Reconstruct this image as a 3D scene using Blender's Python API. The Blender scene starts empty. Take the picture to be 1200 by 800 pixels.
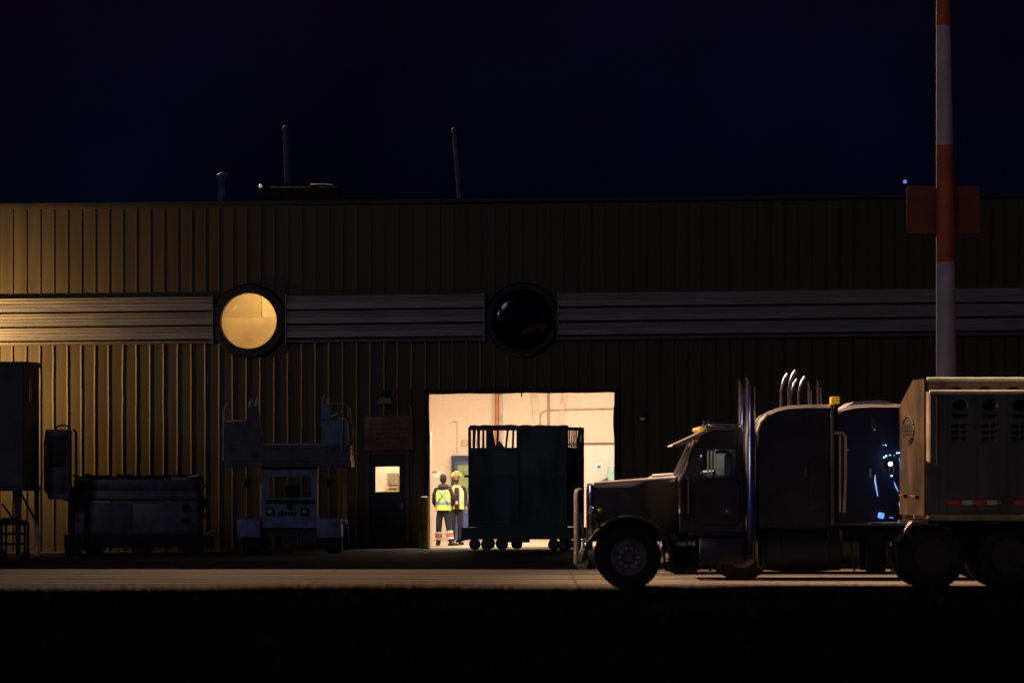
import bpy, bmesh, math, random
from mathutils import Vector, Matrix, noise
random.seed(7)
R = math.radians
S = bpy.context.scene
COL = S.collection

# ------------------------------------------------------------------ camera
F = 5000.0            # focal length in pixels of the 1200 px wide photograph
EYE, HOR = 1.92, 554.0
cd = bpy.data.cameras.new('camera'); cam = bpy.data.objects.new('camera', cd); COL.objects.link(cam)
cam.location = (0, 0, EYE); cam.rotation_euler = (R(90), 0, 0)
cd.sensor_width = 36; cd.lens = 36 * F / 1200; cd.shift_y = (HOR - 400) / 1200
cd.clip_start = .5; cd.clip_end = 3000
cd.dof.use_dof = True; cd.dof.focus_distance = 94; cd.dof.aperture_fstop = 2.0
S.camera = cam

# ------------------------------------------------------------------ world and light
w = bpy.data.worlds.new('World'); S.world = w; w.use_nodes = True
nt = w.node_tree; nt.nodes.clear()
out = nt.nodes.new('ShaderNodeOutputWorld'); bg = nt.nodes.new('ShaderNodeBackground')
sky = nt.nodes.new('ShaderNodeTexSky'); sky.sky_type = 'NISHITA'; sky.sun_disc = False
sky.sun_elevation = R(-3.0); sky.sun_rotation = R(180 + 25); sky.altitude = 400; sky.ozone_density = 4.5; sky.dust_density = .4
tint = nt.nodes.new('ShaderNodeMix'); tint.data_type = 'RGBA'; tint.blend_type = 'MULTIPLY'; tint.inputs[0].default_value = 1
tint.inputs[7].default_value = (1, .75, .85, 1)
nt.links.new(sky.outputs[0], tint.inputs[6]); glow = nt.nodes.new('ShaderNodeMix'); glow.data_type = 'RGBA'; glow.blend_type = 'ADD'; glow.inputs[0].default_value = 1; wn_ = nt.nodes.new('ShaderNodeTexNoise'); wn_.inputs['Scale'].default_value = 14; wn_.inputs['Detail'].default_value = 3
wr_ = nt.nodes.new('ShaderNodeValToRGB'); wr_.color_ramp.elements[0].position = .35; wr_.color_ramp.elements[1].position = .68
wr_.color_ramp.elements[0].color = (.0035, .003, .021, 1); wr_.color_ramp.elements[1].color = (.0065, .006, .042, 1)   # uneven city air glow
wc_ = nt.nodes.new('ShaderNodeTexCoord'); nt.links.new(wc_.outputs['Generated'], wn_.inputs[0]); nt.links.new(wn_.outputs[0], wr_.inputs[0]); nt.links.new(wr_.outputs[0], glow.inputs[7])
nt.links.new(tint.outputs[2], glow.inputs[6]); nt.links.new(glow.outputs[2], bg.inputs[0]); nt.links.new(bg.outputs[0], out.inputs[0])
bg.inputs[1].default_value = .15

def light(name, kind, loc, power, color, aim=None, **kw):
    d = bpy.data.lights.new(name, kind); d.energy = power; d.color = color
    for k, v in kw.items(): setattr(d, k, v)
    o = bpy.data.objects.new(name, d); COL.objects.link(o); o.location = loc
    if aim is not None: o.rotation_euler = (Vector(aim) - Vector(loc)).to_track_quat('-Z', 'Y').to_euler()
    return o
# added fill spot from front left; then the sun, faint after-glow behind the photographer (same bearing as the sky's sun)
light('front_left_fill', 'SPOT', (-36, 58, 18), 2300, (.82, .88, 1), aim=(-6, 108, 4), spot_size=R(80), spot_blend=.7, shadow_soft_size=.5)
light('sun', 'SUN', (0, 0, 30), .072, (.92, .90, 1), aim=(8, 18, 23), angle=R(8))
# sodium lamp on the wall just past the left edge, and the apron floodlight beside it
wl = light('wall_lamp_light', 'SPOT', (-15.3, 106.5, 4.4), 3100, (1, .60, .19), aim=(-13.5, 108.7, 4.6), spot_size=R(92), spot_blend=1, shadow_soft_size=.18)
wl.scale = (1, 2.2, 1)      # wall-washer: tall, narrow beam
af = light('apron_floodlight', 'SPOT', (-42, 79.5, 30), 440000, (1, .66, .42), aim=(15.5, 76.6, 0), spot_size=R(18), spot_blend=.85, shadow_soft_size=.25)

af.scale = (1.7, 1, 1)
# high mast behind the building: its light clears the roof edge and reaches the ground only beyond the asphalt
light('high_mast_light', 'SPOT', (-16, 150, 24.3), 62000, (1, .60, .32), aim=(7, 76, 0), spot_size=R(30), spot_blend=1, shadow_soft_size=.35)
S.view_settings.view_transform = 'Standard'; S.view_settings.look = 'None'
S.view_settings.exposure = 0; S.view_settings.gamma = 1; S.view_settings.use_curve_mapping = False
S.cycles.use_denoising = True; S.cycles.max_bounces = 6; S.cycles.diffuse_bounces = 3; S.cycles.glossy_bounces = 3
S.cycles.transmission_bounces = 4; S.cycles.transparent_max_bounces = 8; S.cycles.sample_clamp_indirect = 4
S.cycles.use_light_tree = True

# ------------------------------------------------------------------ helpers
def sc(D): return F / D
def PX(px, D): return (px - 600) * D / F
def PZ(py, D): return EYE + (HOR - py) * D / F
def sm(t): t = max(0, min(1, t)); return t * t * (3 - 2 * t)
SL = .0105
def shear(x): return .03 + SL * max(-60, min(60, x))
def gz(x, y):
    z = shear(x) * sm((y - 86) / 17)
    if y < 48: z += (.85 + .035 * noise.noise(Vector((x * .35, y * .2, 0)))) * sm((47 - y) / 9)
    return z

MATS = {}
def mat(name, col, rough=.6, metal=0, var=.15, scale=3, bump=0, coat=0, emit=None, es=0, stretch=None, spec=.5, dirt=None):
    if name in MATS: return MATS[name]
    m = bpy.data.materials.new(name); m.use_nodes = True; n = m.node_tree.nodes; l = m.node_tree.links
    b = n['Principled BSDF']
    b.inputs['Roughness'].default_value = rough; b.inputs['Metallic'].default_value = metal
    b.inputs['Coat Weight'].default_value = coat; b.inputs['Coat Roughness'].default_value = .05
    b.inputs['Specular IOR Level'].default_value = spec
    tc = n.new('ShaderNodeTexCoord'); mp = n.new('ShaderNodeMapping'); l.new(tc.outputs['Object'], mp.inputs[0])
    if stretch: mp.inputs['Scale'].default_value = stretch
    nz = n.new('ShaderNodeTexNoise'); nz.inputs['Scale'].default_value = scale; nz.inputs['Detail'].default_value = 5
    l.new(mp.outputs[0], nz.inputs[0])
    mx = n.new('ShaderNodeMix'); mx.data_type = 'RGBA'
    c2 = dirt if dirt else [c * (1 - 2 * var) for c in col]
    mx.inputs[6].default_value = (*c2, 1); mx.inputs[7].default_value = (*[min(1, c * (1 + var)) for c in col], 1)
    rp = n.new('ShaderNodeMapRange'); rp.inputs[1].default_value = .3; rp.inputs[2].default_value = .65
    l.new(nz.outputs[0], rp.inputs[0]); l.new(rp.outputs[0], mx.inputs[0]); l.new(mx.outputs[2], b.inputs['Base Color'])
    rr = n.new('ShaderNodeMapRange'); rr.inputs[3].default_value = max(.03, rough * .8); rr.inputs[4].default_value = min(1, rough * 1.25)
    l.new(nz.outputs[0], rr.inputs[0]); l.new(rr.outputs[0], b.inputs['Roughness'])
    if bump:
        bp = n.new('ShaderNodeBump'); bp.inputs['Strength'].default_value = bump; bp.inputs['Distance'].default_value = .02
        l.new(nz.outputs[0], bp.inputs['Height']); l.new(bp.outputs[0], b.inputs['Normal'])
    if emit:
        b.inputs['Emission Color'].default_value = (*emit, 1); b.inputs['Emission Strength'].default_value = es
    MATS[name] = m; return m
def glass(name, col=(.9, .95, 1), rough=.02, mixf=.12):
    """thin pane: mostly see-through with a mirror share"""
    if name in MATS: return MATS[name]
    m = bpy.data.materials.new(name); m.use_nodes = True; n = m.node_tree.nodes; l = m.node_tree.links; n.clear()
    o = n.new('ShaderNodeOutputMaterial'); t = n.new('ShaderNodeBsdfTransparent'); g = n.new('ShaderNodeBsdfGlossy')
    t.inputs[0].default_value = (*col, 1); g.inputs['Roughness'].default_value = rough
    fr = n.new('ShaderNodeLayerWeight'); fr.inputs[0].default_value = mixf
    nz = n.new('ShaderNodeTexNoise'); nz.inputs['Scale'].default_value = 2
    ad = n.new('ShaderNodeMath'); ad.operation = 'MULTIPLY_ADD'; ad.inputs[1].default_value = .08
    l.new(nz.outputs[0], ad.inputs[0]); l.new(fr.outputs['Fresnel'], ad.inputs[2])
    mx = n.new('ShaderNodeMixShader'); l.new(ad.outputs[0], mx.inputs[0]); l.new(t.outputs[0], mx.inputs[1]); l.new(g.outputs[0], mx.inputs[2])
    l.new(mx.outputs[0], o.inputs[0]); MATS[name] = m; return m

XF = Matrix.Identity(4)
class MB:
    def __init__(s): s.bm = bmesh.new()
    def _t(s, vs, M): bmesh.ops.transform(s.bm, matrix=M, verts=vs)
    def box(s, x0, x1, y0, y1, z0, z1, rot=None, bev=0):
        r = bmesh.ops.create_cube(s.bm, size=1); vs = r['verts']
        M = Matrix.Translation(((x0+x1)/2, (y0+y1)/2, (z0+z1)/2))
        if rot: M = M @ rot
        s._t(vs, M @ Matrix.Diagonal((abs(x1-x0), abs(y1-y0), abs(z1-z0), 1)))
        if bev:
            es = list({e for v in vs for e in v.link_edges})
            bmesh.ops.bevel(s.bm, geom=es, offset=bev, segments=2, affect='EDGES', profile=.5)
        return s
    def cyl(s, a, b, r0, r1=None, seg=20, caps=True):
        a, b = Vector(a), Vector(b); d = b - a; r1 = r0 if r1 is None else r1
        r = bmesh.ops.create_cone(s.bm, cap_ends=caps, segments=seg, radius1=r0, radius2=r1, depth=d.length)
        s._t(r['verts'], Matrix.Translation((a+b)/2) @ d.to_track_quat('Z', 'Y').to_matrix().to_4x4()); return s
    def bar(s, a, b, wx, wy=None):
        a, b = Vector(a), Vector(b); d = b - a; wy = wy or wx
        r = bmesh.ops.create_cube(s.bm, size=1)
        s._t(r['verts'], Matrix.Translation((a+b)/2) @ d.to_track_quat('Z', 'Y').to_matrix().to_4x4() @ Matrix.Diagonal((wx, wy, d.length, 1))); return s
    def tube(s, pts, r, seg=10, caps=True):
        pts = [Vector(p) for p in pts]; rings = []; up = None
        rs = r if isinstance(r, (list, tuple)) else [r] * len(pts)
        for i, p in enumerate(pts):
            t = (pts[min(i+1, len(pts)-1)] - pts[max(i-1, 0)]).normalized()
            if up is None:
                up = Vector((0, 0, 1)) if abs(t.z) < .9 else Vector((0, 1, 0))
            u = t.cross(up).normalized(); v = u.cross(t).normalized(); up = v
            rings.append([s.bm.verts.new(p + rs[i] * (math.cos(2*math.pi*k/seg) * u + math.sin(2*math.pi*k/seg) * v)) for k in range(seg)])
        for a, b in zip(rings, rings[1:]):
            for k in range(seg): s.bm.faces.new((a[k], a[(k+1) % seg], b[(k+1) % seg], b[k]))
        if caps: s.bm.faces.new(rings[0][::-1]); s.bm.faces.new(rings[-1])
        return s
    def prism(s, poly, y0, y1, axis='y'):
        f = (lambda p, y: (p[0], y, p[1])) if axis == 'y' else (lambda p, y: (y, p[0], p[1])) if axis == 'x' else (lambda p, y: (p[0], p[1], y))
        a = [s.bm.verts.new(f(p, y0)) for p in poly]; b = [s.bm.verts.new(f(p, y1)) for p in poly]; n = len(poly)
        s.bm.faces.new(a); s.bm.faces.new(b[::-1])
        for k in range(n): s.bm.faces.new((a[k], b[k], b[(k+1) % n], a[(k+1) % n]))
        return s
    def lathe(s, c, prof, seg=40, axis='y', close=False):
        c = Vector(c); rings = []
        for r, h in prof:
            ring = []
            for k in range(seg):
                a = 2*math.pi*k/seg; u, v = r*math.cos(a), r*math.sin(a)
                ring.append(s.bm.verts.new(c + Vector((u, h, v) if axis == 'y' else (u, v, h) if axis == 'z' else (h, u, v))))
            rings.append(ring)
        pr = list(zip(rings, rings[1:])) + ([(rings[-1], rings[0])] if close else [])
        for a, b in pr:
            for k in range(seg): s.bm.faces.new((a[k], a[(k+1) % seg], b[(k+1) % seg], b[k]))
        if not close:
            for ring in (rings[0], rings[-1]):
                try: s.bm.faces.new(ring)
                except ValueError: pass
        return s
    def ball(s, c, r, sx=1, sy=1, sz=1, seg=16, rot=None):
        q = bmesh.ops.create_uvsphere(s.bm, u_segments=seg, v_segments=seg*3//4, radius=r)
        M = Matrix.Translation(c)
        if rot: M = M @ rot
        s._t(q['verts'], M @ Matrix.Diagonal((sx, sy, sz, 1))); return s
    def loft(s, secs, seg=20, power=2.0):
        """secs: (cx, cy, z, rx, ry)"""
        rings = []
        for cx, cy, z, rx, ry in secs:
            ring = []
            for k in range(seg):
                a = 2*math.pi*k/seg; ca, sa = math.cos(a), math.sin(a)
                e = 2/power
                ring.append(s.bm.verts.new((cx + rx*math.copysign(abs(ca)**e, ca), cy + ry*math.copysign(abs(sa)**e, sa), z)))
            rings.append(ring)
        for a, b in zip(rings, rings[1:]):
            for k in range(seg): s.bm.faces.new((a[k], a[(k+1) % seg], b[(k+1) % seg], b[k]))
        s.bm.faces.new(rings[0][::-1]); s.bm.faces.new(rings[-1]); return s
    def build(s, name, m, parent=None, bevel=0, smooth=True, world_fix=None, sub=0, disp=0, wn=False):
        bm = s.bm
        if disp:
            for v in bm.verts:
                q = v.co * 3.1; v.co += Vector((noise.noise(q), noise.noise(q + Vector((9, 0, 0))), noise.noise(q + Vector((0, 9, 0))))) * disp
        bmesh.ops.recalc_face_normals(bm, faces=bm.faces)
        bmesh.ops.transform(bm, matrix=XF, verts=bm.verts)
        if world_fix:
            for v in bm.verts: v.co = world_fix(v.co)
        o = finish(bm, name, m, parent, bevel, smooth)
        if wn: q = o.modifiers.new('wn', 'WEIGHTED_NORMAL'); q.weight = 100; q.keep_sharp = False
        return o
def wloc(o):
    L = Vector((0, 0, 0))
    while o: L += o.location; o = o.parent
    return L
def finish(bm, name, m, parent, bevel=0, smooth=True):
    me = bpy.data.meshes.new(name)
    if parent is None:
        zs = [v.co for v in bm.verts]
        c = Vector(((min(v.x for v in zs)+max(v.x for v in zs))/2, (min(v.y for v in zs)+max(v.y for v in zs))/2, min(v.z for v in zs)))
    else: c = Vector((0, 0, 0))
    L = c if parent is None else wloc(parent)
    bmesh.ops.translate(bm, vec=-L, verts=bm.verts)
    bm.to_mesh(me); bm.free()
    o = bpy.data.objects.new(name, me); COL.objects.link(o); o.location = c
    if parent is not None: o.parent = parent
    if m: me.materials.append(m)
    if smooth:
        me.shade_smooth(); me.set_sharp_from_angle(angle=R(35))
    if bevel:
        b = o.modifiers.new('bevel', 'BEVEL'); b.width = bevel; b.segments = 2; b.limit_method = 'ANGLE'; b.angle_limit = R(40)
    return o
def thing(name, label, cat, loc, group=None):
    o = bpy.data.objects.new(name, None); COL.objects.link(o); o.location = loc; o.empty_display_size = .2
    o['label'] = label; o['category'] = cat
    if group: o['group'] = group
    return o
def tag(o, label, cat, group=None):
    o['label'] = label; o['category'] = cat
    if group: o['group'] = group
    return o
def kind(o, k): o['kind'] = k; return o
def curve_mesh(cu):
    o = bpy.data.objects.new('tmp', cu); COL.objects.link(o)
    bpy.context.view_layer.update()
    me = bpy.data.meshes.new_from_object(o.evaluated_get(bpy.context.evaluated_depsgraph_get()))
    bpy.data.objects.remove(o); bpy.data.curves.remove(cu); return me
def plate(name, outer, holes, y0, y1, m, parent=None, fix=None, bevel=0):
    """flat sheet in the xz plane with real holes, thickness y0..y1"""
    cu = bpy.data.curves.new('c', 'CURVE'); cu.dimensions = '2D'; cu.fill_mode = 'BOTH'; cu.extrude = (y1-y0)/2
    for loop in [outer] + holes:
        sp = cu.splines.new('POLY'); sp.points.add(len(loop)-1); sp.use_cyclic_u = True
        for p, q in zip(sp.points, loop): p.co = (q[0], q[1], 0, 1)
    me = curve_mesh(cu); bm = bmesh.new(); bm.from_mesh(me); bpy.data.meshes.remove(me)
    bmesh.ops.transform(bm, matrix=Matrix.Translation((0, (y0+y1)/2, 0)) @ Matrix.Rotation(R(90), 4, 'X'), verts=bm.verts)
    bmesh.ops.remove_doubles(bm, verts=bm.verts, dist=1e-5); bmesh.ops.recalc_face_normals(bm, faces=bm.faces)
    bmesh.ops.transform(bm, matrix=XF, verts=bm.verts)
    if fix:
        for v in bm.verts: v.co = fix(v.co)
    return finish(bm, name, m, parent, bevel, False)
def text(name, s, size, loc, m, parent=None, ext=.003, fix=None):
    cu = bpy.data.curves.new('t', 'FONT'); cu.body = s; cu.size = size; cu.extrude = ext; cu.align_x = 'LEFT'
    me = curve_mesh(cu); bm = bmesh.new(); bm.from_mesh(me); bpy.data.meshes.remove(me)
    bmesh.ops.transform(bm, matrix=XF @ Matrix.Translation(loc) @ Matrix.Rotation(R(90), 4, 'X'), verts=bm.verts)
    if fix:
        for v in bm.verts: v.co = fix(v.co)
    return finish(bm, name, m, parent, 0, False)
def circ(cx, cz, r, n=40, rz=None): return [(cx + r*math.cos(2*math.pi*k/n), cz + (rz or r)*math.sin(2*math.pi*k/n)) for k in range(n)]
def rrect(x0, x1, z0, z1, r, n=5):
    p = []
    for cx, cz, a in ((x1-r, z1-r, 0), (x0+r, z1-r, 90), (x0+r, z0+r, 180), (x1-r, z0+r, 270)):
        for k in range(n+1): t = R(a + 90*k/n); p.append((cx + r*math.cos(t), cz + r*math.sin(t)))
    return p
def rect(x0, x1, z0, z1): return [(x0, z0), (x1, z0), (x1, z1), (x0, z1)]
def copy_tree(o, parent=None):
    c = o.copy(); COL.objects.link(c); c.parent = parent
    for ch in list(o.children): copy_tree(ch, c)
    return c
def skin(name, verts, edges, radii, m, parent, sub=2, root=0):
    me = bpy.data.meshes.new('s'); me.from_pydata([Vector(v) for v in verts], edges, [])
    o = bpy.data.objects.new('s', me); COL.objects.link(o)
    md = o.modifiers.new('skin', 'SKIN'); md.use_smooth_shade = True; md.branch_smoothing = .4
    for i, sv in enumerate(me.skin_vertices[0].data):
        r = radii[i]; sv.radius = r if isinstance(r, tuple) else (r, r); sv.use_root = (i == root)
    sb = o.modifiers.new('sub', 'SUBSURF'); sb.levels = sub; sb.render_levels = sub
    bpy.context.view_layer.update()
    me2 = bpy.data.meshes.new_from_object(o.evaluated_get(bpy.context.evaluated_depsgraph_get()))
    bpy.data.objects.remove(o); bm = bmesh.new(); bm.from_mesh(me2); bpy.data.meshes.remove(me2)
    bmesh.ops.transform(bm, matrix=XF, verts=bm.verts)
    r = finish(bm, name, m, parent, 0, False); r.data.shade_smooth(); return r

# materials
CLAD = mat('tan_cladding', (.058, .041, .021), .5, 0, .12, 1.2, stretch=(3, 3, .3), spec=.5)
LOUV = mat('aluminium_louvre', (.30, .27, .27), .38, .55, .14, 6, stretch=(.15, 1, 4))
BLACK = mat('black_rubber', (.012, .012, .013), .75, 0, .2, 6, spec=.3)
DKSTEEL = mat('dark_steel', (.03, .03, .034), .5, .3, .2, 5)
STACKM = mat('chrome_stack', (.52, .49, .56), .17, 1, .05, 6)
CHROME = mat('chrome', (.75, .74, .76), .09, 1, .05, 6)
STEEL = mat('brushed_steel', (.42, .41, .42), .32, .9, .15, 8)
PAINT1 = mat('black_truck_paint', (.048, .046, .05), .5, 0, .2, 3, coat=.1, dirt=(.034, .031, .03))
RUBH = mat('dusty_hose', (.12, .09, .06), .6)
RIMF = mat('grimy_rim', (.13, .13, .14), .5, .2, .3, 7)
RIMD = mat('black_rim', (.02, .02, .022), .6, .2, .3, 7)
PAINT2 = mat('navy_truck_paint', (.007, .016, .055), .4, 0, .15, 3, coat=.05, spec=.3)
PAINT3 = mat('violet_truck_paint', (.07, .06, .22), .25, 0, .15, 3, coat=.7)
NAVY = mat('navy_equipment_paint', (.065, .07, .095), .5, 0, .25, 4)
BLUE = mat('blue_equipment_paint', (.12, .155, .30), .5, 0, .25, 4)
GLASS = glass('clear_glass')
DGLASS = glass('tinted_glass', (.35, .38, .4), .03, .2)
TRAILER = mat('trailer_aluminium', (.13, .125, .125), .5, .25, .22, 2, stretch=(1, 1, .25))
AMBER = mat('amber_lens', (.9, .42, .03), .3, 0, .1, 6, emit=(1, .5, .03), es=.25)
CONC = mat('concrete', (.17, .137, .104), .9, 0, .38, .8, bump=.4, stretch=(.3, 1.6, 1))
ASPH = mat('asphalt', (.028, .027, .027), .9, 0, .25, .8, bump=.4, spec=.2)
GRASS = mat('grass_soil', (.012, .015, .007), .95, 0, .3, 2, bump=.5, spec=.1)
YEL = mat('yellow_bollard_paint', (.42, .36, .06), .6, 0, .25, 5, dirt=(.12, .10, .04))

# ------------------------------------------------------------------ ground
def sheet(name, xs, ys, off, m, base=None):
    bm = bmesh.new()
    g = [[bm.verts.new((x, y, (gz(x, y) if base is None else base(x, y)) + off)) for x in xs] for y in ys]
    for a, b in zip(g, g[1:]):
        for k in range(len(xs)-1): bm.faces.new((a[k], a[k+1], b[k+1], b[k]))
    me = bpy.data.meshes.new(name); bm.to_mesh(me); bm.free(); o = bpy.data.objects.new(name, me); COL.objects.link(o)
    me.materials.append(m); me.shade_smooth(); return kind(o, 'structure')
def seq(a, b, n): return [a + (b-a)*i/n for i in range(n+1)]
XS = [-900, -300, -120, -60] + seq(-40, 40, 80) + [60, 120, 300, 900]
sheet('ground', XS, [-60, -10, 0] + seq(10, 105, 95) + [107, 300, 900, 2500], 0, GRASS)
sheet('concrete_taxi_lane', XS[3:-3], seq(68.6, 85, 20), .004, CONC)
sheet('asphalt_apron', XS[3:-3], seq(85, 106.4, 24), .004, ASPH)
sheet('concrete_wall_strip', XS[3:-3], seq(106.4, 108.69, 4), .006, CONC)
mb = MB()                                    # tar joints across the lane
for i in range(-8, 9):
    x = i * 4.6 + 1.1
    mb.box(x, x+.03, 68.7, 84.9, .0045, .008)
for y in (73.1, 77.2, 81.2): mb.box(-40, 40, y, y+.03, .0046, .0085)
kind(mb.build('lane_joints', mat('tar_joint', (.05, .045, .04), .8), None, smooth=False), 'structure')
# grass blades along the berm crest
bm = bmesh.new()
for i in range(120000):
    y = random.uniform(20, 45); x = random.uniform(-8.2, 8.2) * y / 60
    z = gz(x, y); h = random.uniform(.02, .07) * (1.4 if random.random() < .06 else 1); a = random.uniform(0, math.pi); wd = .009
    lx, ly = random.gauss(0, .025), random.gauss(0, .025)
    v = [bm.verts.new((x - wd*math.cos(a), y - wd*math.sin(a), z)), bm.verts.new((x + wd*math.cos(a), y + wd*math.sin(a), z)), bm.verts.new((x+lx, y+ly, z+h))]
    bm.faces.new(v)
me = bpy.data.meshes.new('grass'); bm.to_mesh(me); bm.free(); g = bpy.data.objects.new('grass', me); COL.objects.link(g)
me.materials.append(mat('grass_blades', (.018, .024, .008), 1, 0, .3, 1, spec=.0)); g['kind'] = 'stuff'
g['label'] = 'dark unlit grass verge in the foreground'; g['category'] = 'grass'

# ------------------------------------------------------------------ building
DW = 108.7; WS = sc(DW)
def bfix(co): return Vector((co.x, co.y, co.z + shear(co.x)))
def bx(px): return PX(px, DW)
def bz(py, px=600): return PZ(py, DW) - shear(bx(px))
TOP = bz(238.3, 500)
bld = thing('warehouse', 'long tan ribbed metal warehouse with a lit freight opening and a band of louvres', 'building', (0, DW, 0))
OX0, OX1, OZ = bx(502.5), bx(720), bz(460)
DX0, DX1, DZ = bx(430), bx(478), bz(530, 455)
C1 = (bx(292), bz(376, 292)); C2 = (bx(612), bz(374.5, 612)); RH = 36 / WS
zb0, zb1 = bz(403, 250), bz(347, 250)
plate('wall', rect(-60, 60, -.3, TOP), [rect(OX0, OX1, -.2, OZ), rect(DX0, DX1, -.1, DZ), circ(*C1, RH), circ(*C2, RH)], DW, DW+.25, CLAD, bld, bfix)
XS_ = []
def blocked(x):
    z = []
    if OX0-.12 < x < OX1+.12: z.append((-.3, OZ+.06))
    if DX0-.10 < x < DX1+.10: z.append((-.3, DZ+.1))
    for c in (C1, C2):
        d = abs(x - c[0]); rr = 42/WS
        if d < rr: h = math.sqrt(rr*rr - d*d); z.append((c[1]-h, c[1]+h))
    return sorted(z)
segs = [(bx(-900), bx(250)), (bx(334.5), bx(568)), (bx(653), bx(2100))]
mb = MB(); mu = MB()
x = -59.8; pitch = 16.15/WS
x = bx(63) - 130*pitch
while x < 45:
    inband = any(a < x < b for a, b in segs)
    lo = -.25
    cuts = blocked(x) + ([(zb0, zb1)] if inband else [])
    cuts = sorted(cuts); z = lo; pieces = []
    for a, b in cuts:
        if a > z: pieces.append((z, a))
        z = max(z, b)
    pieces.append((z, TOP - .1))
    for a, b in pieces:
        if b - a < .05: continue
        tgt = mu if a > zb0 else mb
        dep = .024 if tgt is mu else .034; wdt = .024 if tgt is mu else .034
        jit = random.gauss(0, .004)
        if tgt is mb:     # slightly dented lower ribs
            zz = a
            n = max(2, int((b-a)/.45)); pts = seq(a, b, n); px_ = jit
            for q0, q1 in zip(pts, pts[1:]):
                nj = jit + random.gauss(0, .004)
                ring0 = (x+px_, q0); ring1 = (x+nj, q1)
                vs = [tgt.bm.verts.new(v) for v in ((x+px_-wdt, DW-.001, q0), (x+px_, DW-dep, q0), (x+px_+wdt*.3, DW-dep, q0), (x+px_+wdt*.4, DW-.001, q0),
                      (x+nj-wdt, DW-.001, q1), (x+nj, DW-dep, q1), (x+nj+wdt*.3, DW-dep, q1), (x+nj+wdt*.4, DW-.001, q1))]
                for k in range(3): tgt.bm.faces.new((vs[k], vs[k+1], vs[k+5], vs[k+4]))
                px_ = nj
        else:
            tgt.prism([(x-wdt, DW-.001), (x-wdt*.6, DW-dep), (x+wdt*.6, DW-dep), (x+wdt, DW-.001)], a, b, axis='z')
    x += pitch
mb.build('wall_ribs', CLAD, bld, smooth=False, world_fix=bfix); mu.build('upper_wall_ribs', CLAD, bld, smooth=False, world_fix=bfix)
COP = mat('dark_coping', (.02, .02, .022), .6)
mb = MB(); mb.box(-60, 60, DW-.12, DW+.3, TOP, TOP+.10); mb.build('coping', COP, bld, world_fix=bfix)
mb = MB(); mb.box(-60, 60, DW+.3, DW+40, TOP-.3, TOP-.02); mb.box(-60, -59.7, DW+.25, DW+40, -.3, TOP-.3); mb.box(59.7, 60, DW+.25, DW+40, -.3, TOP-.3); mb.box(-60, 60, DW+39.7, DW+40, -.3, TOP-.3)
mb.build('roof', COP, bld, smooth=False, world_fix=bfix)
# louvre bands
for a, b in segs:
    h = zb1 - zb0; mb = MB()
    rows = [(zb1, zb1 - h*.30), (zb1 - h*.325, zb1 - h*.60), (zb1 - h*.625, zb1 - h*.895), (zb1 - h*.92, zb0)]
    for t, u in rows:
        dd = .10
        mb.prism([(DW-.05, t), (DW-.05-dd, t-.02), (DW-.05-dd*.9, (t+u)/2), (DW-.05-dd*1.15, u+.015), (DW-.05, u)], a+.03, b-.03, axis='x')
    for k in range(3):     # fine flutes
        t, u = rows[k]
        for j in range(1, 4):
            zz = t + (u-t)*j/4; mb.box(a+.04, b-.04, DW-.05-.118, DW-.05-.09, zz-.006, zz+.006)
    o = mb.build('louvre_band', LOUV, bld, smooth=False, world_fix=bfix)
    m2 = MB(); m2.box(a+.03, b-.03, DW-.05, DW-.001, zb0, zb1); m2.build('backing', BLACK, o, world_fix=bfix)
    for e in (a, b-.03): m2 = MB(); m2.box(e, e+.03, DW-.19, DW-.001, zb0-.01, zb1+.01); m2.build('end_cap', LOUV, o, world_fix=bfix)
# round windows
FRAME = mat('window_ring', (.018, .018, .02), .45, .2)
for i, c in enumerate((C1, C2)):
    r0 = (32.2 if i == 0 else 35)/WS
    mb = MB(); mb.lathe((c[0], DW, c[1]), [(r0, .05), (r0, -.10), (r0+.02, -.17), (41.5/WS, -.17), (43.5/WS, -.13), (43.5/WS, -.001), (RH-.01, .001), (RH-.01, .05)], seg=64, close=True)
    fr = mb.build('round_window', FRAME, bld, world_fix=bfix)
    mb = MB(); mb.lathe((c[0], DW, c[1]), [(r0*math.cos(R(t)), -.02 - .16*math.sin(R(t))) for t in range(0, 90, 9)], seg=64)
    g = mb.build('pane', glass('dark_dome_glass', (.02, .02, .02), .12, .1) if i else glass('yellowed_glass', (1, .92, .75), .05, .02), fr, world_fix=bfix)
# room behind lit round window
WARMW = mat('ochre_plaster', (.62, .48, .28), .8, 0, .08, 1)
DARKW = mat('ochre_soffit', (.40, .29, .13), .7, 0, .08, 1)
def room(name, x0, x1, y0, y1, z0, z1, m, parent):
    mb = MB(); t = .06
    mb.box(x0, x1, y1, y1+t, z0, z1); mb.box(x0-t, x0, y0, y1+t, z0, z1); mb.box(x1, x1+t, y0, y1+t, z0, z1)
    mb.box(x0-t, x1+t, y0, y1+t, z1, z1+t); mb.box(x0-t, x1+t, y0, y1+t, z0-t, z0)
    return mb.build(name, m, parent, smooth=False, world_fix=bfix)
cx, cz = C1
room('upper_room_wall', cx-1.6, cx+1.6, DW+.27, DW+2.2, cz-1.5, cz+1.5, WARMW, bld)
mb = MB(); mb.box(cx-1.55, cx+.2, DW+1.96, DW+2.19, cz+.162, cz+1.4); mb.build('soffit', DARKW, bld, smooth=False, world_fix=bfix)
mb = MB(); mb.box(cx-1.5, cx+1.5, DW+1.95, DW+2.18, cz-1.4, cz+.16); mb.build('counter_wall', mat('tan_partition', (.50, .37, .2), .8, 0, .1, 2), bld, smooth=False, world_fix=bfix)
light('upper_room_light', 'AREA', (cx+.4, DW+.5, cz+shear(cx)+1.35), 84, (1, .84, .60), aim=(cx, DW+2.2, cz+shear(cx)-.1), size=.7)
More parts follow.
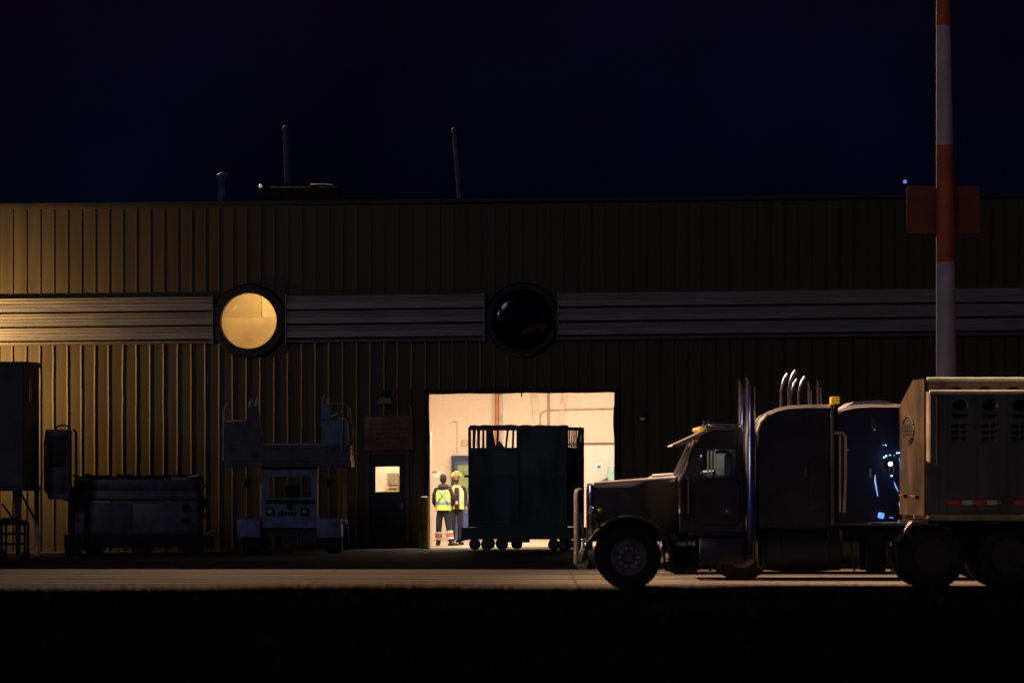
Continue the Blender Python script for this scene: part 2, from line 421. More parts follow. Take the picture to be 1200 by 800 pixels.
# personnel door
DOORM = mat('navy_door_paint', (.015, .02, .045), .45, 0, .15, 3)
wx0, wx1, wz0, wz1 = bx(440), bx(468), bz(576, 455), bz(546.5, 455)
d = plate('door', rect(DX0+.06, DX1-.06, .02, DZ-.05), [rect(wx0, wx1, wz0, wz1)], DW+.03, DW+.08, DOORM, bld, bfix)
mb = MB(); mb.box(wx0, wx1, DW+.05, DW+.056, wz0, wz1); mb.build('pane', GLASS, d, world_fix=bfix)
mb = MB(); mb.box(DX1-.2, DX1-.12, DW-.02, DW+.03, 1.0, 1.16); mb.tube([(DX1-.16, DW-.02, 1.1), (DX1-.16, DW-.06, 1.1), (DX1-.28, DW-.06, 1.1)], .012); mb.build('handle', STEEL, d, world_fix=bfix)
mb = MB(); mb.box(DX0-.03, DX0+.06, DW-.03, DW+.12, 0, DZ+.03); mb.box(DX1-.06, DX1+.03, DW-.03, DW+.12, 0, DZ+.03); mb.box(DX0+.06, DX1-.06, DW-.03, DW+.12, DZ-.05, DZ+.03)
mb.box(DX0+.05, DX1-.05, DW-.05, DW+.2, -.1, .02)
mb.build('door_frame', mat('frame_paint', (.06, .05, .045), .5), bld, smooth=False, world_fix=bfix)
room('office_wall', DX0-.5, DX1+.5, DW+.27, DW+3, 0, 2.9, mat('office_cream', (.72, .62, .48), .8), bld)
dcx = (DX0+DX1)/2
light('office_light', 'AREA', (dcx, DW+1.2, 2.75+shear(dcx)), 110, (1, .75, .46), aim=(dcx, DW+2.2, 0), size=.8)
c = thing('shelf_cabinet', 'brown cabinet with a dark top seen through the small window of the navy door', 'cabinet', (bx(458), DW+2.7, shear(bx(458))))
mb = MB(); mb.box(bx(452), bx(463), DW+2.4, DW+2.9, 0, 1.62, bev=.01); mb.build('case', mat('brown_wood', (.28, .17, .06), .6), c, world_fix=bfix)
mb = MB(); mb.box(bx(451), bx(464), DW+2.36, DW+2.92, 1.62, 1.92); mb.build('top_box', mat('tan_box', (.16, .11, .07), .6), c, world_fix=bfix)
mb = MB(); mb.box(bx(453), bx(462), DW+2.385, DW+2.4, 1.2, 1.25); mb.box(bx(453), bx(462), DW+2.385, DW+2.4, 1.5, 1.53); mb.build('drawer_gap', BLACK, c, world_fix=bfix)
# freight opening frame, ragged rubber seal
SEAL = mat('torn_rubber_seal', (.015, .014, .013), .8)
mb = MB()
def ragged(x0, x1, z0, z1, side):
    n = 40; poly = []
    if side == 'top':
        poly = [(x0, z1), (x1, z1)] + [(x, z0 + .02*noise.noise(Vector((x*1.3, 5, 0))) + .012*noise.noise(Vector((x*6, 1, 0)))) for x in seq(x1, x0, n)]
    else:
        a, b = (x0, x1) if side == 'l' else (x1, x0)
        poly = [(a, z0), (a, z1)] + [(b + .035*noise.noise(Vector((z*1.1, 3 if side == 'l' else 8, 0))), z) for z in seq(z1, z0, n)]
    mb.prism(poly, DW-.10, DW-.06)
ragged(OX0-.12, OX1+.12, OZ-.02, OZ+.08, 'top'); ragged(OX0-.12, OX0+.01, -.02, OZ-.02, 'l'); ragged(OX1-.01, OX1+.12, -.02, OZ-.02, 'r')
mb.box(bx(610.5), bx(612), DW-.1, DW-.07, OZ-.11, OZ)
mb.build('door_seal', SEAL, bld, smooth=False, world_fix=bfix)
mb = MB(); mb.box(OX0-.12, OX0, DW-.06, DW-.002, -.05, OZ+.08); mb.box(OX1, OX1+.12, DW-.06, DW-.002, -.05, OZ+.08); mb.box(OX0, OX1, DW-.06, DW-.002, OZ, OZ+.08)
mb.build('opening_frame', DKSTEEL, bld, smooth=False, world_fix=bfix)
# freight room
DB = 122.0
def kx(px): return PX(px, DB)
def kz(py, px=600): return PZ(py, DB) - shear(kx(px))
RW = bpy.data.materials.new('painted_block_wall'); RW.use_nodes = True; n = RW.node_tree.nodes; l = RW.node_tree.links
tc = n.new('ShaderNodeTexCoord'); mp = n.new('ShaderNodeMapping'); mp.inputs['Rotation'].default_value = (R(90), 0, 0); bk = n.new('ShaderNodeTexBrick')
l.new(tc.outputs['Object'], mp.inputs[0]); l.new(mp.outputs[0], bk.inputs[0]); bk.inputs['Scale'].default_value = 1
bk.inputs['Brick Width'].default_value = 1.3; bk.inputs['Row Height'].default_value = .42; bk.inputs['Mortar Size'].default_value = .008; bk.inputs['Mortar Smooth'].default_value = .5
bk.inputs['Color1'].default_value = (.66, .55, .44, 1); bk.inputs['Color2'].default_value = (.62, .52, .43, 1); bk.inputs['Mortar'].default_value = (.58, .45, .34, 1)
l.new(bk.outputs[0], n['Principled BSDF'].inputs['Base Color']); n['Principled BSDF'].inputs['Roughness'].default_value = .8
room('freight_room_wall', bx(385), bx(860), DW+.27, DB, 0, 5.2, RW, bld)
sheet('freight_room_floor', seq(bx(385), bx(860), 10), seq(108.62, DB, 8), .008, mat('worn_floor', (.36, .29, .22), .45, 0, .2, 1.5), base=lambda x, y: shear(x))
mb = MB(); mb.box(kx(684), bx(858), DB-.03, DB-.004, .01, kz(520)); mb.build('lower_wall_paint', mat('pale_pink_paint', (.70, .60, .56), .7, 0, .05, 2), bld, world_fix=bfix)
mb = MB(); mb.box(kx(640), bx(858), DB-.07, DB-.03, kz(521.5), kz(519.5)); mb.build('wall_rail', mat('rail_brown', (.16, .09, .05), .6), bld, world_fix=bfix)
mb = MB(); mb.cyl((kx(582), DB-.12, 0), (kx(582), DB-.12, 5.1), .05); mb.build('sprinkler_pipe', mat('red_pipe', (.42, .13, .05), .5), bld, world_fix=bfix)
mb = MB(); mb.box(kx(585), kx(589), DB-.06, DB-.004, 0, 5.1); mb.build('pilaster', mat('grey_post', (.42, .36, .3), .7), bld, world_fix=bfix)
COND = mat('dark_conduit', (.30, .20, .13), .6)
mb = MB(); zz = kz(481)
mb.tube([(kx(633), DB-.03, kz(500)), (kx(633), DB-.03, kz(488)), (kx(634.5), DB-.03, kz(484)), (kx(638), DB-.03, kz(482)), (kx(643), DB-.03, zz), (kx(690), DB-.03, zz+.02), (bx(856), DB-.03, zz+.02)], .016)
mb.cyl((kx(643), DB-.04, kz(500)), (kx(643), DB-.04, 5.1), .03); mb.build('conduit', COND, bld, world_fix=bfix)
# faint slanted bands, slightly darker than the block wall
mb = MB()
for a, b in ((618, 626), (665, 652)):
    mb.prism([(kx(a), 5.1), (kx(a+8), 5.1), (kx(b+7), kz(500)), (kx(b), kz(500))], DB-.035, DB-.01)
mb.build('slanted_band', mat('tan_band', (.56, .46, .37), .8), bld, world_fix=bfix)
# inner blue door with green blinds
IDM = mat('inner_blue_door', (.05, .09, .26), .5)
NAVF = mat('inner_navy_frame', (.012, .02, .05), .5)
ix0, ix1 = kx(533.5), kx(566); izt = kz(540, 540); wz_ = kz(586, 540)
inner = plate('inner_door', rect(ix0, ix1, .02, izt), [rect(kx(536.5), kx(560), kz(581, 540), kz(544, 540))], DB-.16, DB-.11, IDM, bld, bfix)
mb = MB(); mb.box(kx(529), ix0, DB-.18, DB-.01, 0, kz(533.5, 540)); mb.box(ix1, kx(571), DB-.18, DB-.01, 0, kz(533.5, 540)); mb.box(ix0, ix1, DB-.18, DB-.01, izt, kz(533.5, 540)); mb.build('frame', NAVF, inner, smooth=False, world_fix=bfix)
mb = MB()
for k in range(9):
    a = 536.5 + k*2.7; mb.box(kx(a), kx(a+2.3), DB-.125, DB-.115 + .006*(k % 2), kz(581, 540), kz(544, 540))
mb.build('blind', mat('green_blind', (.26, .36, .14), .6, 0, .2, 6), inner, smooth=False, world_fix=bfix)
mb = MB(); mb.box(kx(545), kx(549), DB-.175, DB-.162, kz(589, 540), kz(580, 540)); mb.build('notice', mat('white_paper', (.75, .72, .7), .7), inner, world_fix=bfix)
REDT = mat('exit_red', (.55, .16, .06), .6)
tag(text('exit_lettering', 'EXIT', .26, (kx(540), DB-.012, kz(523, 540)), REDT, None, .004, bfix), 'faded orange EXIT lettering painted on the block wall above the inner blue door', 'sign')
mb = MB(); mb.box(kx(530), kx(535), DB-.02, DB-.005, kz(494), kz(493)); mb.box(kx(535.5), kx(536), DB-.02, DB-.005, kz(533), kz(494)); mb.build('thin_conduit', mat('peach_trim', (.42, .26, .16), .7), bld, world_fix=bfix)
n1 = thing('notice_board', 'small white notice with a red heading on the room wall left of the workers', 'notice', (kx(512), DB-.03, kz(560, 512)+shear(-2)))
mb = MB(); mb.box(kx(507), kx(516), DB-.03, DB-.01, kz(560, 512), kz(552, 512)); mb.build('sheet', mat('white_paper2', (.8, .78, .76), .6), n1, world_fix=bfix)
mb = MB(); mb.box(kx(507), kx(512), DB-.036, DB-.031, kz(554, 512), kz(552, 512)); mb.build('heading', mat('notice_red', (.6, .05, .05), .6), n1, world_fix=bfix)
n2 = thing('wall_notice', 'small blue-marked notice on the pink lower wall right of the caged cart', 'notice', (kx(702), DB-.05, kz(551)+shear(2.5)))
mb = MB(); mb.box(kx(698), kx(706), DB-.045, DB-.031, kz(551), kz(544)); mb.build('sheet', MATS['white_paper2'], n2, world_fix=bfix)
mb = MB(); mb.box(kx(700), kx(704), DB-.05, DB-.046, kz(549.5), kz(546)); mb.build('mark', mat('notice_blue', (.08, .16, .5), .5), n2, world_fix=bfix)
t = thing('recycling_bin', 'green and blue bin at the right edge of the freight opening', 'bin', (kx(716), DB-1, shear(2.8)))
mb = MB(); mb.loft([(kx(717), DB-.8, 0, .15, .24), (kx(717), DB-.8, 1.65, .19, .3)], 16, 6); mb.build('tub', mat('teal_plastic', (.10, .34, .45), .5), t, world_fix=bfix)
mb = MB(); mb.loft([(kx(717), DB-.8, 1.65, .2, .32), (kx(717), DB-.8, 2.05, .13, .26)], 16, 6); mb.build('lid', mat('green_plastic', (.22, .42, .36), .5), t, world_fix=bfix)
for lx_, ly_, pw in ((-2.0, 109.9, 640), (2.2, 113, 370), (-1.2, 116.5, 400), (2.4, 118.5, 240)):
    light('freight_room_light', 'AREA', (lx_, ly_, 4.95), pw, (1, .80, .56) if ly_ < 111 or ly_ == 116.5 else (1, .74, .55), aim=(lx_, ly_ + .6, 0), size=1.6)

# things on the wall
s = thing('wall_sign', 'dark reddish notice board of faded text lines mounted above the navy door', 'sign', (bx(455), DW-.1, bz(528, 455)+shear(-3)))
mb = MB(); mb.box(bx(427.5), bx(484), DW-.10, DW-.06, bz(527.5, 455), bz(487.5, 455), bev=.008); mb.build('board', mat('faded_red_board', (.17, .085, .075), .6, 0, .3, 1.5), s, world_fix=bfix)
mb = MB()
for r_ in range(5):
    zz = bz(497 + r_*5.4, 455); x = bx(432)
    end = bx([471, 478, 470, 476, 456][r_])
    while x < end:
        L = random.uniform(.05, .17); mb.box(x, min(x+L, end), DW-.104, DW-.101, zz-.02, zz+.02); x += L + .04
mb.build('faded_text', mat('faded_text_paint', (.07, .04, .045), .7), s, smooth=False, world_fix=bfix)
s = thing('wall_light', 'unlit grey floodlight fixture on the wall above the reddish sign', 'lamp', (bx(451), DW-.3, bz(473, 451)+shear(-3)))
mb = MB(); mb.box(bx(446), bx(456), DW-.14, DW-.06, bz(463, 451), bz(456, 451), bev=.01); mb.build('mounting_box', DKSTEEL, s, world_fix=bfix)
mb = MB(); mb.prism([(bx(443), bz(473, 451)), (bx(460), bz(473, 451)), (bx(458), bz(466, 451)), (bx(445), bz(466, 451))], DW-.36, DW-.1); mb.build('housing', mat('grey_housing', (.2, .2, .2), .4), s, world_fix=bfix, bevel=.01)
mb = MB(); mb.cyl((bx(451), DW-.12, bz(467, 451)), (bx(451), DW-.12, bz(461, 451)), .03); mb.build('arm', DKSTEEL, s, world_fix=bfix)
s = thing('security_camera', 'small white dome camera on the dark wall right of the freight opening', 'camera', (bx(753), DW-.3, bz(493, 753)+shear(3)))
mb = MB(); mb.box(bx(751), bx(756), DW-.2, DW-.06, bz(489, 753), bz(484, 753)); mb.build('bracket', DKSTEEL, s, world_fix=bfix)
mb = MB(); mb.ball((bx(752.7), DW-.22, bz(490.5, 753)), .055, 1.3, 1, .8); mb.build('dome', mat('white_plastic', (.8, .8, .8), .3), s, world_fix=bfix)
# roof things
def rooftube(label, px0, px1, pyt, pyb, r, name='roof_stack', cat='vent stack'):
    D = 118; a = (PX(px1, D), D, PZ(pyb, D)); b = (PX(px0, D), D, PZ(pyt, D))
    t = thing(name, label, cat, a)
    base = PZ(236, D)-.1
    mb = MB(); mb.cyl((a[0], D, min(base, a[2])), a, r*1.0); mb.cyl(a, b, r, r*.9, 18); mb.build('pipe', PIPE, t)
    mb = MB(); mb.lathe((b[0], D, b[2]), [(r*1.25, -.02), (r*1.25, .07), (r*.7, .12), (.01, .14)], 18, 'z'); mb.lathe((b[0]+(a[0]-b[0])*.06, D, b[2]-.28), [(r*1.15, 0), (r*1.15, .05)], 18, 'z'); mb.build('cap', PIPE, t)
    return t
PIPE = mat('galvanised_pipe', (.09, .11, .17), .7, 0, .3, 5)
rooftube('tall upright galvanised stack on the roof above the lit round window', 335, 337, 153, 220, .085)
rooftube('tall leaning galvanised stack on the roof above the freight opening', 533, 539, 155, 230, .075)
rooftube('short stubby vent on the roof, left of the two tall stacks', 260.5, 260.5, 208, 226, .12, 'roof_vent', 'vent')
t = thing('rooftop_unit', 'low dark air handling unit at the foot of the upright roof stack', 'air handler', (PX(360, 116), 116, PZ(235, 116)))
mb = MB(); mb.box(PX(306, 116), PX(400, 116), 115, 116.9, PZ(238, 116), PZ(222, 116), bev=.03); mb.box(PX(308, 116), PX(340, 116), 115.2, 116.7, PZ(222, 116), PZ(217, 116)); mb.build('cabinet', BLACK, t)
mb = MB(); mb.lathe((PX(375, 116), 116, PZ(222, 116)), [(.4, 0), (.4, .1), (.3, .14)], 20, 'z'); mb.build('fan_cowl', BLACK, t)
def beacon(label, px, py, D, col, es):
    t = thing('roof_lamp', label, 'lamp', (PX(px, D), D, PZ(py+10, D)))
    mb = MB(); mb.cyl((PX(px, D), D, PZ(236, D)-.1), (PX(px, D), D, PZ(py, D)-.05), .025); mb.build('post', BLACK, t)
    mb = MB(); mb.ball((PX(px, D), D, PZ(py, D)), .05); mb.build('bulb', mat('lamp_'+cat_id(px), col, .3, emit=col, es=es), t)
def cat_id(px): return 'a' if px < 600 else 'b'
beacon('tiny white lamp glowing on the roof beside the dark air handling unit', 305, 218, 114, (.8, .85, 1), .28)
beacon('tiny blue lamp glowing on the roof edge left of the striped mast', 1060.5, 213, 112, (.15, .3, 1), .8)

# bollard
def bollard(px, py0, py1, D, label, lean=0):
    s_ = sc(D); x = PX(px, D); z0 = gz(x, D)
    t = thing('bollard', label, 'bollard', (x, D, z0), 'yellow bollards beside the freight opening')
    mb = MB(); mb.lathe((x, D, z0), [(.125, 0), (.125, (py1-py0)/s_-.1), (.11, (py1-py0)/s_-.04), (.05, (py1-py0)/s_)], 24, 'z'); mb.build('post', YEL, t)
    mb = MB(); mb.lathe((x, D, z0), [(.17, 0), (.17, .03), (.12, .05)], 24, 'z'); mb.build('base_plate', DKSTEEL, t)
    return t
bollard(497, 578, 640, 107.6, 'scuffed yellow bollard at the left jamb of the freight opening')

# ------------------------------------------------------------------ people
SKINC = mat('brown_skin', (.22, .11, .06), .55, 0, .1, 20)
DARKCL = mat('black_workwear', (.014, .016, .034), .85, 0, .2, 10, bump=.3)
VEST = mat('hi_vis_yellow', (.97, 1.0, .19), .7, 0, .03, 10)
ORNG = mat('hi_vis_orange', (.75, .18, .06), .7)
REFL = mat('blue_grey_reflective', (.18, .42, 1.0), .4, var=.02)
REFW = mat('white_reflective', (.55, .80, 1.0), .4, var=.02)
HAIR = mat('black_hair', (.012, .010, .012), .8)
def hand(p, d, side, m, parent):
    """palm, four fingers, thumb; p wrist, d forward dir (down), side toward the body's front for the thumb"""
    d = Vector(d).normalized(); sd = Vector(side).normalized(); nrm = d.cross(sd)
    p = Vector(p); V = [p - d*.03]; E = []; Rr = [.026]
    V.append(p + d*.05); E.append((0, 1)); Rr.append((.032, .018)); V.append(p + d*.085); E.append((1, 2)); Rr.append((.034, .016))
    for k, (o, L) in enumerate(((-.028, .058), (-.0095, .075), (.0095, .08), (.028, .07))):
        b = p + d*.09 + sd*o; i = len(V)
        V += [b, b + d*L*.5 + nrm*.008, b + d*L*.95 + nrm*.028]; E += [(2, i), (i, i+1), (i+1, i+2)]; Rr += [.009, .0085, .007]
    i = len(V); V += [p + d*.035 + sd*.034, p + d*.07 + sd*.055 + nrm*.01, p + d*.098 + sd*.052 + nrm*.02]; E += [(1, i), (i, i+1), (i+1, i+2)]; Rr += [.012, .010, .008]
    return V, E, Rr
def person(label, px, D, h, yaw, vest_style, hair_style, pose, group):
    global XF
    x = PX(px, D); z0 = shear(x) + .008
    t = thing('person', label, 'person', (x, D, z0), group)
    XF = Matrix.Translation((x, D, z0)) @ Matrix.Rotation(yaw, 4, 'Z') @ Matrix.Scale(h/1.8, 4)
    # local: faces -y; x is to the figure's left when facing camera
    hp = .92; P = pose
    V = [(0, 0, hp), (0, .01, 1.10), (0, 0, 1.30), (0, .005, 1.44), (0, -.005, 1.53), (0, -.012, 1.60), (0, -.02, 1.70)]
    E = [(0, 1), (1, 2), (2, 3), (3, 4), (4, 5), (5, 6)]; Rr = [(.14, .10), (.125, .095), (.15, .10), (.11, .085), .05, .065, .075]
    limbs = {}
    for sx, nm in ((-1, 'l'), (1, 'r')):
        kn, an = P['knee_'+nm], P['ankle_'+nm]; el, wr = P['elbow_'+nm], P['wrist_'+nm]
        i = len(V); V += [(sx*.09, 0, .88), kn, an, (an[0]+P['toe_'+nm][0], an[1]+P['toe_'+nm][1], .035)]
        E += [(0, i), (i, i+1), (i+1, i+2), (i+2, i+3)]; Rr += [.085, .058, .04, .035]
        j = len(V); V += [(sx*.17, .0, 1.42), el, wr]; E += [(3, j), (j, j+1), (j+1, j+2)]; Rr += [.055, .042, .028]
        HV, HE, HR = hand(wr, Vector(wr)-Vector(el), (0, -1, .0), None, None)
        k0 = len(V); V += [tuple(v) for v in HV[1:]]; E += [(j+2 if a == 0 else k0+a-1, k0+b-1) for a, b in HE]; Rr += HR[1:]
        limbs[nm] = (el, wr, kn, an, sx)
    body = skin('body', V, E, Rr, SKINC, t, 2)
    hs = -1 if vest_style == 'back_x' else 1      # which way the head looks
    mb = MB(); mb.loft([(0, -.03*hs, 1.575, .03, .035), (0, -.035*hs, 1.60, .058, .072), (0, -.022*hs, 1.65, .071, .088), (0, -.012*hs, 1.70, .077, .097), (0, -.005*hs, 1.75, .074, .094), (0, 0, 1.785, .052, .068), (0, 0, 1.80, .015, .02)], 24)
    mb.ball((0, -.125*hs, 1.672), .018, .9, 1, 1.4); mb.ball((-.078, 0, 1.685), .026, .4, .8, 1.3); mb.ball((.078, 0, 1.685), .026, .4, .8, 1.3)
    mb.build('head', SKINC, t)
    mb = MB(); mb.ball((-.03, -.100*hs, 1.70), .012); mb.ball((.03, -.100*hs, 1.70), .012); mb.build('eyes', mat('eye_dark', (.02, .015, .012), .3), t)
    # jacket: torso and sleeves in one skin
    V = [(0, 0, .90), (0, 0, 1.08), (0, 0, 1.28), (0, .005, 1.44), (0, .005, 1.50)]; E = [(0, 1), (1, 2), (2, 3), (3, 4)]; Rr = [(.155, .12), (.155, .12), (.175, .125), (.125, .10), (.07, .07)]
    for nm, (el, wr, kn, an, sx) in limbs.items():
        j = len(V); wr2 = tuple(Vector(el).lerp(Vector(wr), .93)); V += [(sx*.18, .0, 1.43), el, wr2]; E += [(3, j), (j, j+1), (j+1, j+2)]; Rr += [.075, .062, .046]
    skin('jacket', V, E, Rr, DARKCL, t, 2)
    V = [(0, 0, .98), (0, 0, .90)]; E = [(0, 1)]; Rr = [(.15, .115), (.15, .12)]
    for nm, (el, wr, kn, an, sx) in limbs.items():
        j = len(V); V += [(sx*.095, 0, .80), kn, (an[0], an[1], an[2]-.02)]; E += [(1, j), (j, j+1), (j+1, j+2)]; Rr += [.105, .083, .075]
    skin('trousers', V, E, Rr, DARKCL, t, 2)
    for nm, (el, wr, kn, an, sx) in limbs.items():
        K, A = Vector(kn), Vector(an); dx, dy = P['toe_'+nm][:2]; n_ = Vector((dx, dy, 0)).normalized()
        mb = MB(); mb.cyl(A + Vector((0, 0, .08)), (A.x, A.y, .05), .06, .055, 16)
        mb.ball((A.x + n_.x*.06, A.y + n_.y*.06, .05), .06, 1, 1, .85); mb.tube([(A.x - n_.x*.07, A.y - n_.y*.07, .03), (A.x + n_.x*.03, A.y + n_.y*.03, .04), (A.x + n_.x*.15, A.y + n_.y*.15, .035), (A.x + n_.x*.20, A.y + n_.y*.20, .028)], [.03, .05, .046, .028], 14)
        mb.build('boot', mat('black_boot', (.02, .018, .016), .5), t)
        if P.get('bands'):
            for k, (q0, q1, m_) in enumerate(((.28, .38, REFW), (.38, .62, ORNG), (.62, .74, REFW))):
                mb = MB(); a, b = K.lerp(A, q0*1.15), K.lerp(A, q1*1.15); mb.cyl(a, b, .094 - .004*k, .092 - .004*k, 20); mb.build('reflective_band', m_, t)
    # vest
    def vest(mm, secs, name):
        mb = MB(); mb.loft(secs, 28, 2.5); return mb.build(name, mm, t)
    secs = [(0, .0, .90, .20, .152), (0, 0, .96, .196, .150), (0, 0, 1.12, .190, .148), (0, 0, 1.27, .196, .150), (0, 0, 1.37, .175, .138), (0, .005, 1.45, .13, .105), (0, .01, 1.485, .09, .08)]
    v = vest(VEST, secs, 'vest')
    if vest_style == 'back_x':
        mb = MB(); yb = -.158
        for a, b in (((-.105, 1.42), (.16, 1.09)), ((.105, 1.42), (-.16, 1.09))):
            pa, pb = Vector((a[0], yb+.028, a[1])), Vector((b[0], yb+.005, b[1]))
            mb.bar(pa, (pa+pb)/2 + Vector((0, -.006, 0)), .055, .014); mb.bar((pa+pb)/2 + Vector((0, -.006, 0)), pb, .055, .014)
        mb.build('reflective_cross', REFL, v)
        mb = MB(); mb.loft([(0, 0, 1.05, .197, .156), (0, 0, 1.105, .197, .156)], 28, 2.5); mb.build('reflective_belt', REFL, v)
    else:
        # open front: dark gap, orange piping, silver stripes
        mb = MB(); mb.box(-.055, .055, -.165, -.12, .88, 1.44, bev=.01); mb.build('open_front', DARKCL, v)
        mb = MB(); mb.box(-.075, -.055, -.16, -.12, .9, 1.43); mb.box(.055, .075, -.16, -.12, .9, 1.43); mb.build('orange_trim', ORNG, v)
        mb = MB(); mb.loft([(0, 0, 1.04, .197, .156), (0, 0, 1.08, .197, .156)], 28, 2.5); mb.box(.10, .14, -.152, -.1, 1.08, 1.42); mb.box(-.14, -.10, -.152, -.1, 1.08, 1.42); mb.build('reflective_stripe', REFW, v)
        mb = MB(); mb.box(-.028, .022, -.175, -.167, 1.02, 1.10); mb.build('badge', mat('badge_card', (.7, .45, .42), .5), v)
    if hair_style == 'short':
        mb = MB(); mb.loft([(0, -.03, 1.60, .05, .06), (0, -.028, 1.64, .078, .085), (0, -.018, 1.70, .086, .098), (0, -.008, 1.76, .085, .102), (0, .0, 1.80, .06, .075), (0, .0, 1.817, .02, .02)], 24); mb.build('hair', HAIR, t, disp=.006)
        mb = MB(); mb.ball((0, -.075, 1.47), .10, 1.3, .75, .85); mb.tube([(math.sin(a)*.10, -math.cos(a)*.085, 1.52) for a in [R(k) for k in range(-150, 151, 20)]], .035, 10); mb.build('hood', DARKCL, t, disp=.006)
    else:
        mb = MB(); mb.loft([(0, -.055, 1.572, .045, .062), (0, -.052, 1.60, .062, .07), (0, -.045, 1.635, .071, .072)], 20); mb.build('beard', HAIR, t)
        mb = MB(); mb.box(-.02, .02, -.128, -.11, 1.632, 1.640); mb.build('mouth', mat('lip', (.55, .35, .3), .5), t)
        mb = MB(); mb.loft([(0, .0, 1.735, .088, .104), (0, 0, 1.77, .085, .10), (0, 0, 1.815, .06, .075), (0, 0, 1.828, .02, .02)], 24); mb.build('cap', mat('orange_brown_cap', (.45, .22, .10), .7), t)
        em = MB()
        for sx in (-1, 1): em.lathe((sx*.10, 0, 1.735), [(.045, -.025), (.05, 0), (.045, .025)], 20, 'x')
        em.tube([(sx2*.1, 0, 1.75 + .085*math.sqrt(max(0, 1-sx2*sx2))) for sx2 in [k/6 for k in range(-6, 7)]], .01, 8)
        em.build('ear_defenders', mat('ear_yellow', (.65, .5, .08), .5), t)
    XF = Matrix.Identity(4); return t
poseA = dict(knee_l=(-.11, -.02, .49), ankle_l=(-.12, .03, .10), toe_l=(-.02, -.16), knee_r=(.12, -.06, .49), ankle_r=(.16, -.02, .10), toe_r=(.05, -.15),
             elbow_l=(-.255, .0, 1.16), wrist_l=(-.21, .14, .98), elbow_r=(.255, .0, 1.16), wrist_r=(.21, .14, .98), bands=True)
# seen from behind: rotate 180 degrees; the cross sits on the back, so the figure is built facing away
def flip(p):
    q = {}
    for k, v in p.items(): q[k] = v
    return q
pa = person('worker seen from behind in a yellow vest with a blue cross and banded trousers', 519.5, 111.7, 1.86, R(-7), 'back_x', 'short', dict(poseA, toe_l=(-.06, .16), toe_r=(.17, -.02), knee_r=(.14, -.02, .49), ankle_r=(.21, -.10, .10), ankle_l=(-.13, .04, .10)), 'workers in the freight opening')
poseB = dict(knee_l=(-.10, -.04, .49), ankle_l=(-.10, .0, .10), toe_l=(-.04, -.15), knee_r=(.10, -.02, .49), ankle_r=(.10, .03, .10), toe_r=(.05, -.15),
             elbow_l=(-.25, .05, 1.16), wrist_l=(-.24, -.06, .94), elbow_r=(.235, .05, 1.15), wrist_r=(.245, -.06, .93))
pb = person('bearded worker facing the camera with yellow ear defenders and an open vest', 534.8, 112.75, 1.90, R(4), 'open', 'cap', poseB, 'workers in the freight opening')

# ------------------------------------------------------------------ caged cart in front of the opening
D = 103.6; s_ = sc(D); cxp = PX(617, D); XF = Matrix.Translation((cxp, D+.9, gz(cxp, D))) @ Matrix.Rotation(R(-16), 4, 'Z')
t = thing('cage_cart', 'tall dark mesh-sided cage cart standing in the lit freight opening', 'cart', (cxp, D+.9, gz(cxp, D)))
CART = mat('dark_cart_sheet', (.10, .13, .16), .7, 0, .3, 2.5, bump=.6, stretch=(1, 1, .3))
CFR = mat('cart_frame_steel', (.02, .024, .032), .5, .3)
W2, Dp = 1.25, .80; ZT = (645-500)/s_ + .0; ZD = .56
ZP = ZT - .50
mb = MB(); mb.box(-W2-.16, W2+.12, -Dp-.06, Dp+.06, .28, ZD, bev=.01); mb.build('deck', CFR, t, smooth=False)
mb = MB()
for x in (-W2, -W2*.02, W2-.06):
    for y in (-Dp, Dp-.06): mb.box(x, x+.06, y, y+.06, ZD, ZT)
for y in (-Dp, Dp-.06):
    mb.box(-W2, W2, y+.002, y+.058, ZT-.07, ZT); mb.box(-W2-.1, W2, y+.004, y+.03, 1.78, 1.84); mb.box(-W2, W2, y+.003, y+.05, ZD+.01, ZD+.06)
for x in (-W2, W2-.06): mb.box(x+.003, x+.057, -Dp, Dp, ZT-.07, ZT-.002)
mb.build('frame', CFR, t, smooth=False)
# sheet walls (sagging cloth panels)
def cloth(x0, x1, y0, y1, z0, z1, name):
    bm = bmesh.new(); n = 26; g = []
    for i in range(n+1):
        row = []
        for j in range(n+1):
            u, v = i/n, j/n; x = x0+(x1-x0)*u; y = y0+(y1-y0)*u; z = z0+(z1-z0)*v
            dz = .03*noise.noise(Vector((x*3+y*3, 2, 7)))*v
            o = .03*noise.noise(Vector((x*4+y*3, z*1.3, 3))) * (1 - abs(2*u-1)**4)
            row.append(bm.verts.new((x + (o if x0 == x1 else 0), y + (o if y0 == y1 else 0), z + dz)))
        g.append(row)
    for a, b in zip(g, g[1:]):
        for k in range(n): bm.faces.new((a[k], b[k], b[k+1], a[k+1]))
    bmesh.ops.solidify(bm, geom=list(bm.faces), thickness=.012); bmesh.ops.recalc_face_normals(bm, faces=bm.faces)
    bmesh.ops.transform(bm, matrix=XF, verts=bm.verts); return finish(bm, name, CART, t)
cloth(-W2+.05, 0, -Dp+.03, -Dp+.03, ZD+.03, ZP, 'side_sheet'); cloth(.03, W2-.05, -Dp+.03, -Dp+.03, ZD+.03, ZT-.06, 'side_sheet')
cloth(W2-.03, W2-.03, -Dp+.05, Dp-.05, ZD+.03, ZP, 'side_sheet'); cloth(-W2+.03, -W2+.03, -Dp+.05, Dp-.05, ZD+.03, ZP, 'side_sheet'); cloth(-W2+.05, W2-.05, Dp-.03, Dp-.03, ZD+.03, ZP-.2, 'side_sheet')
mb = MB()
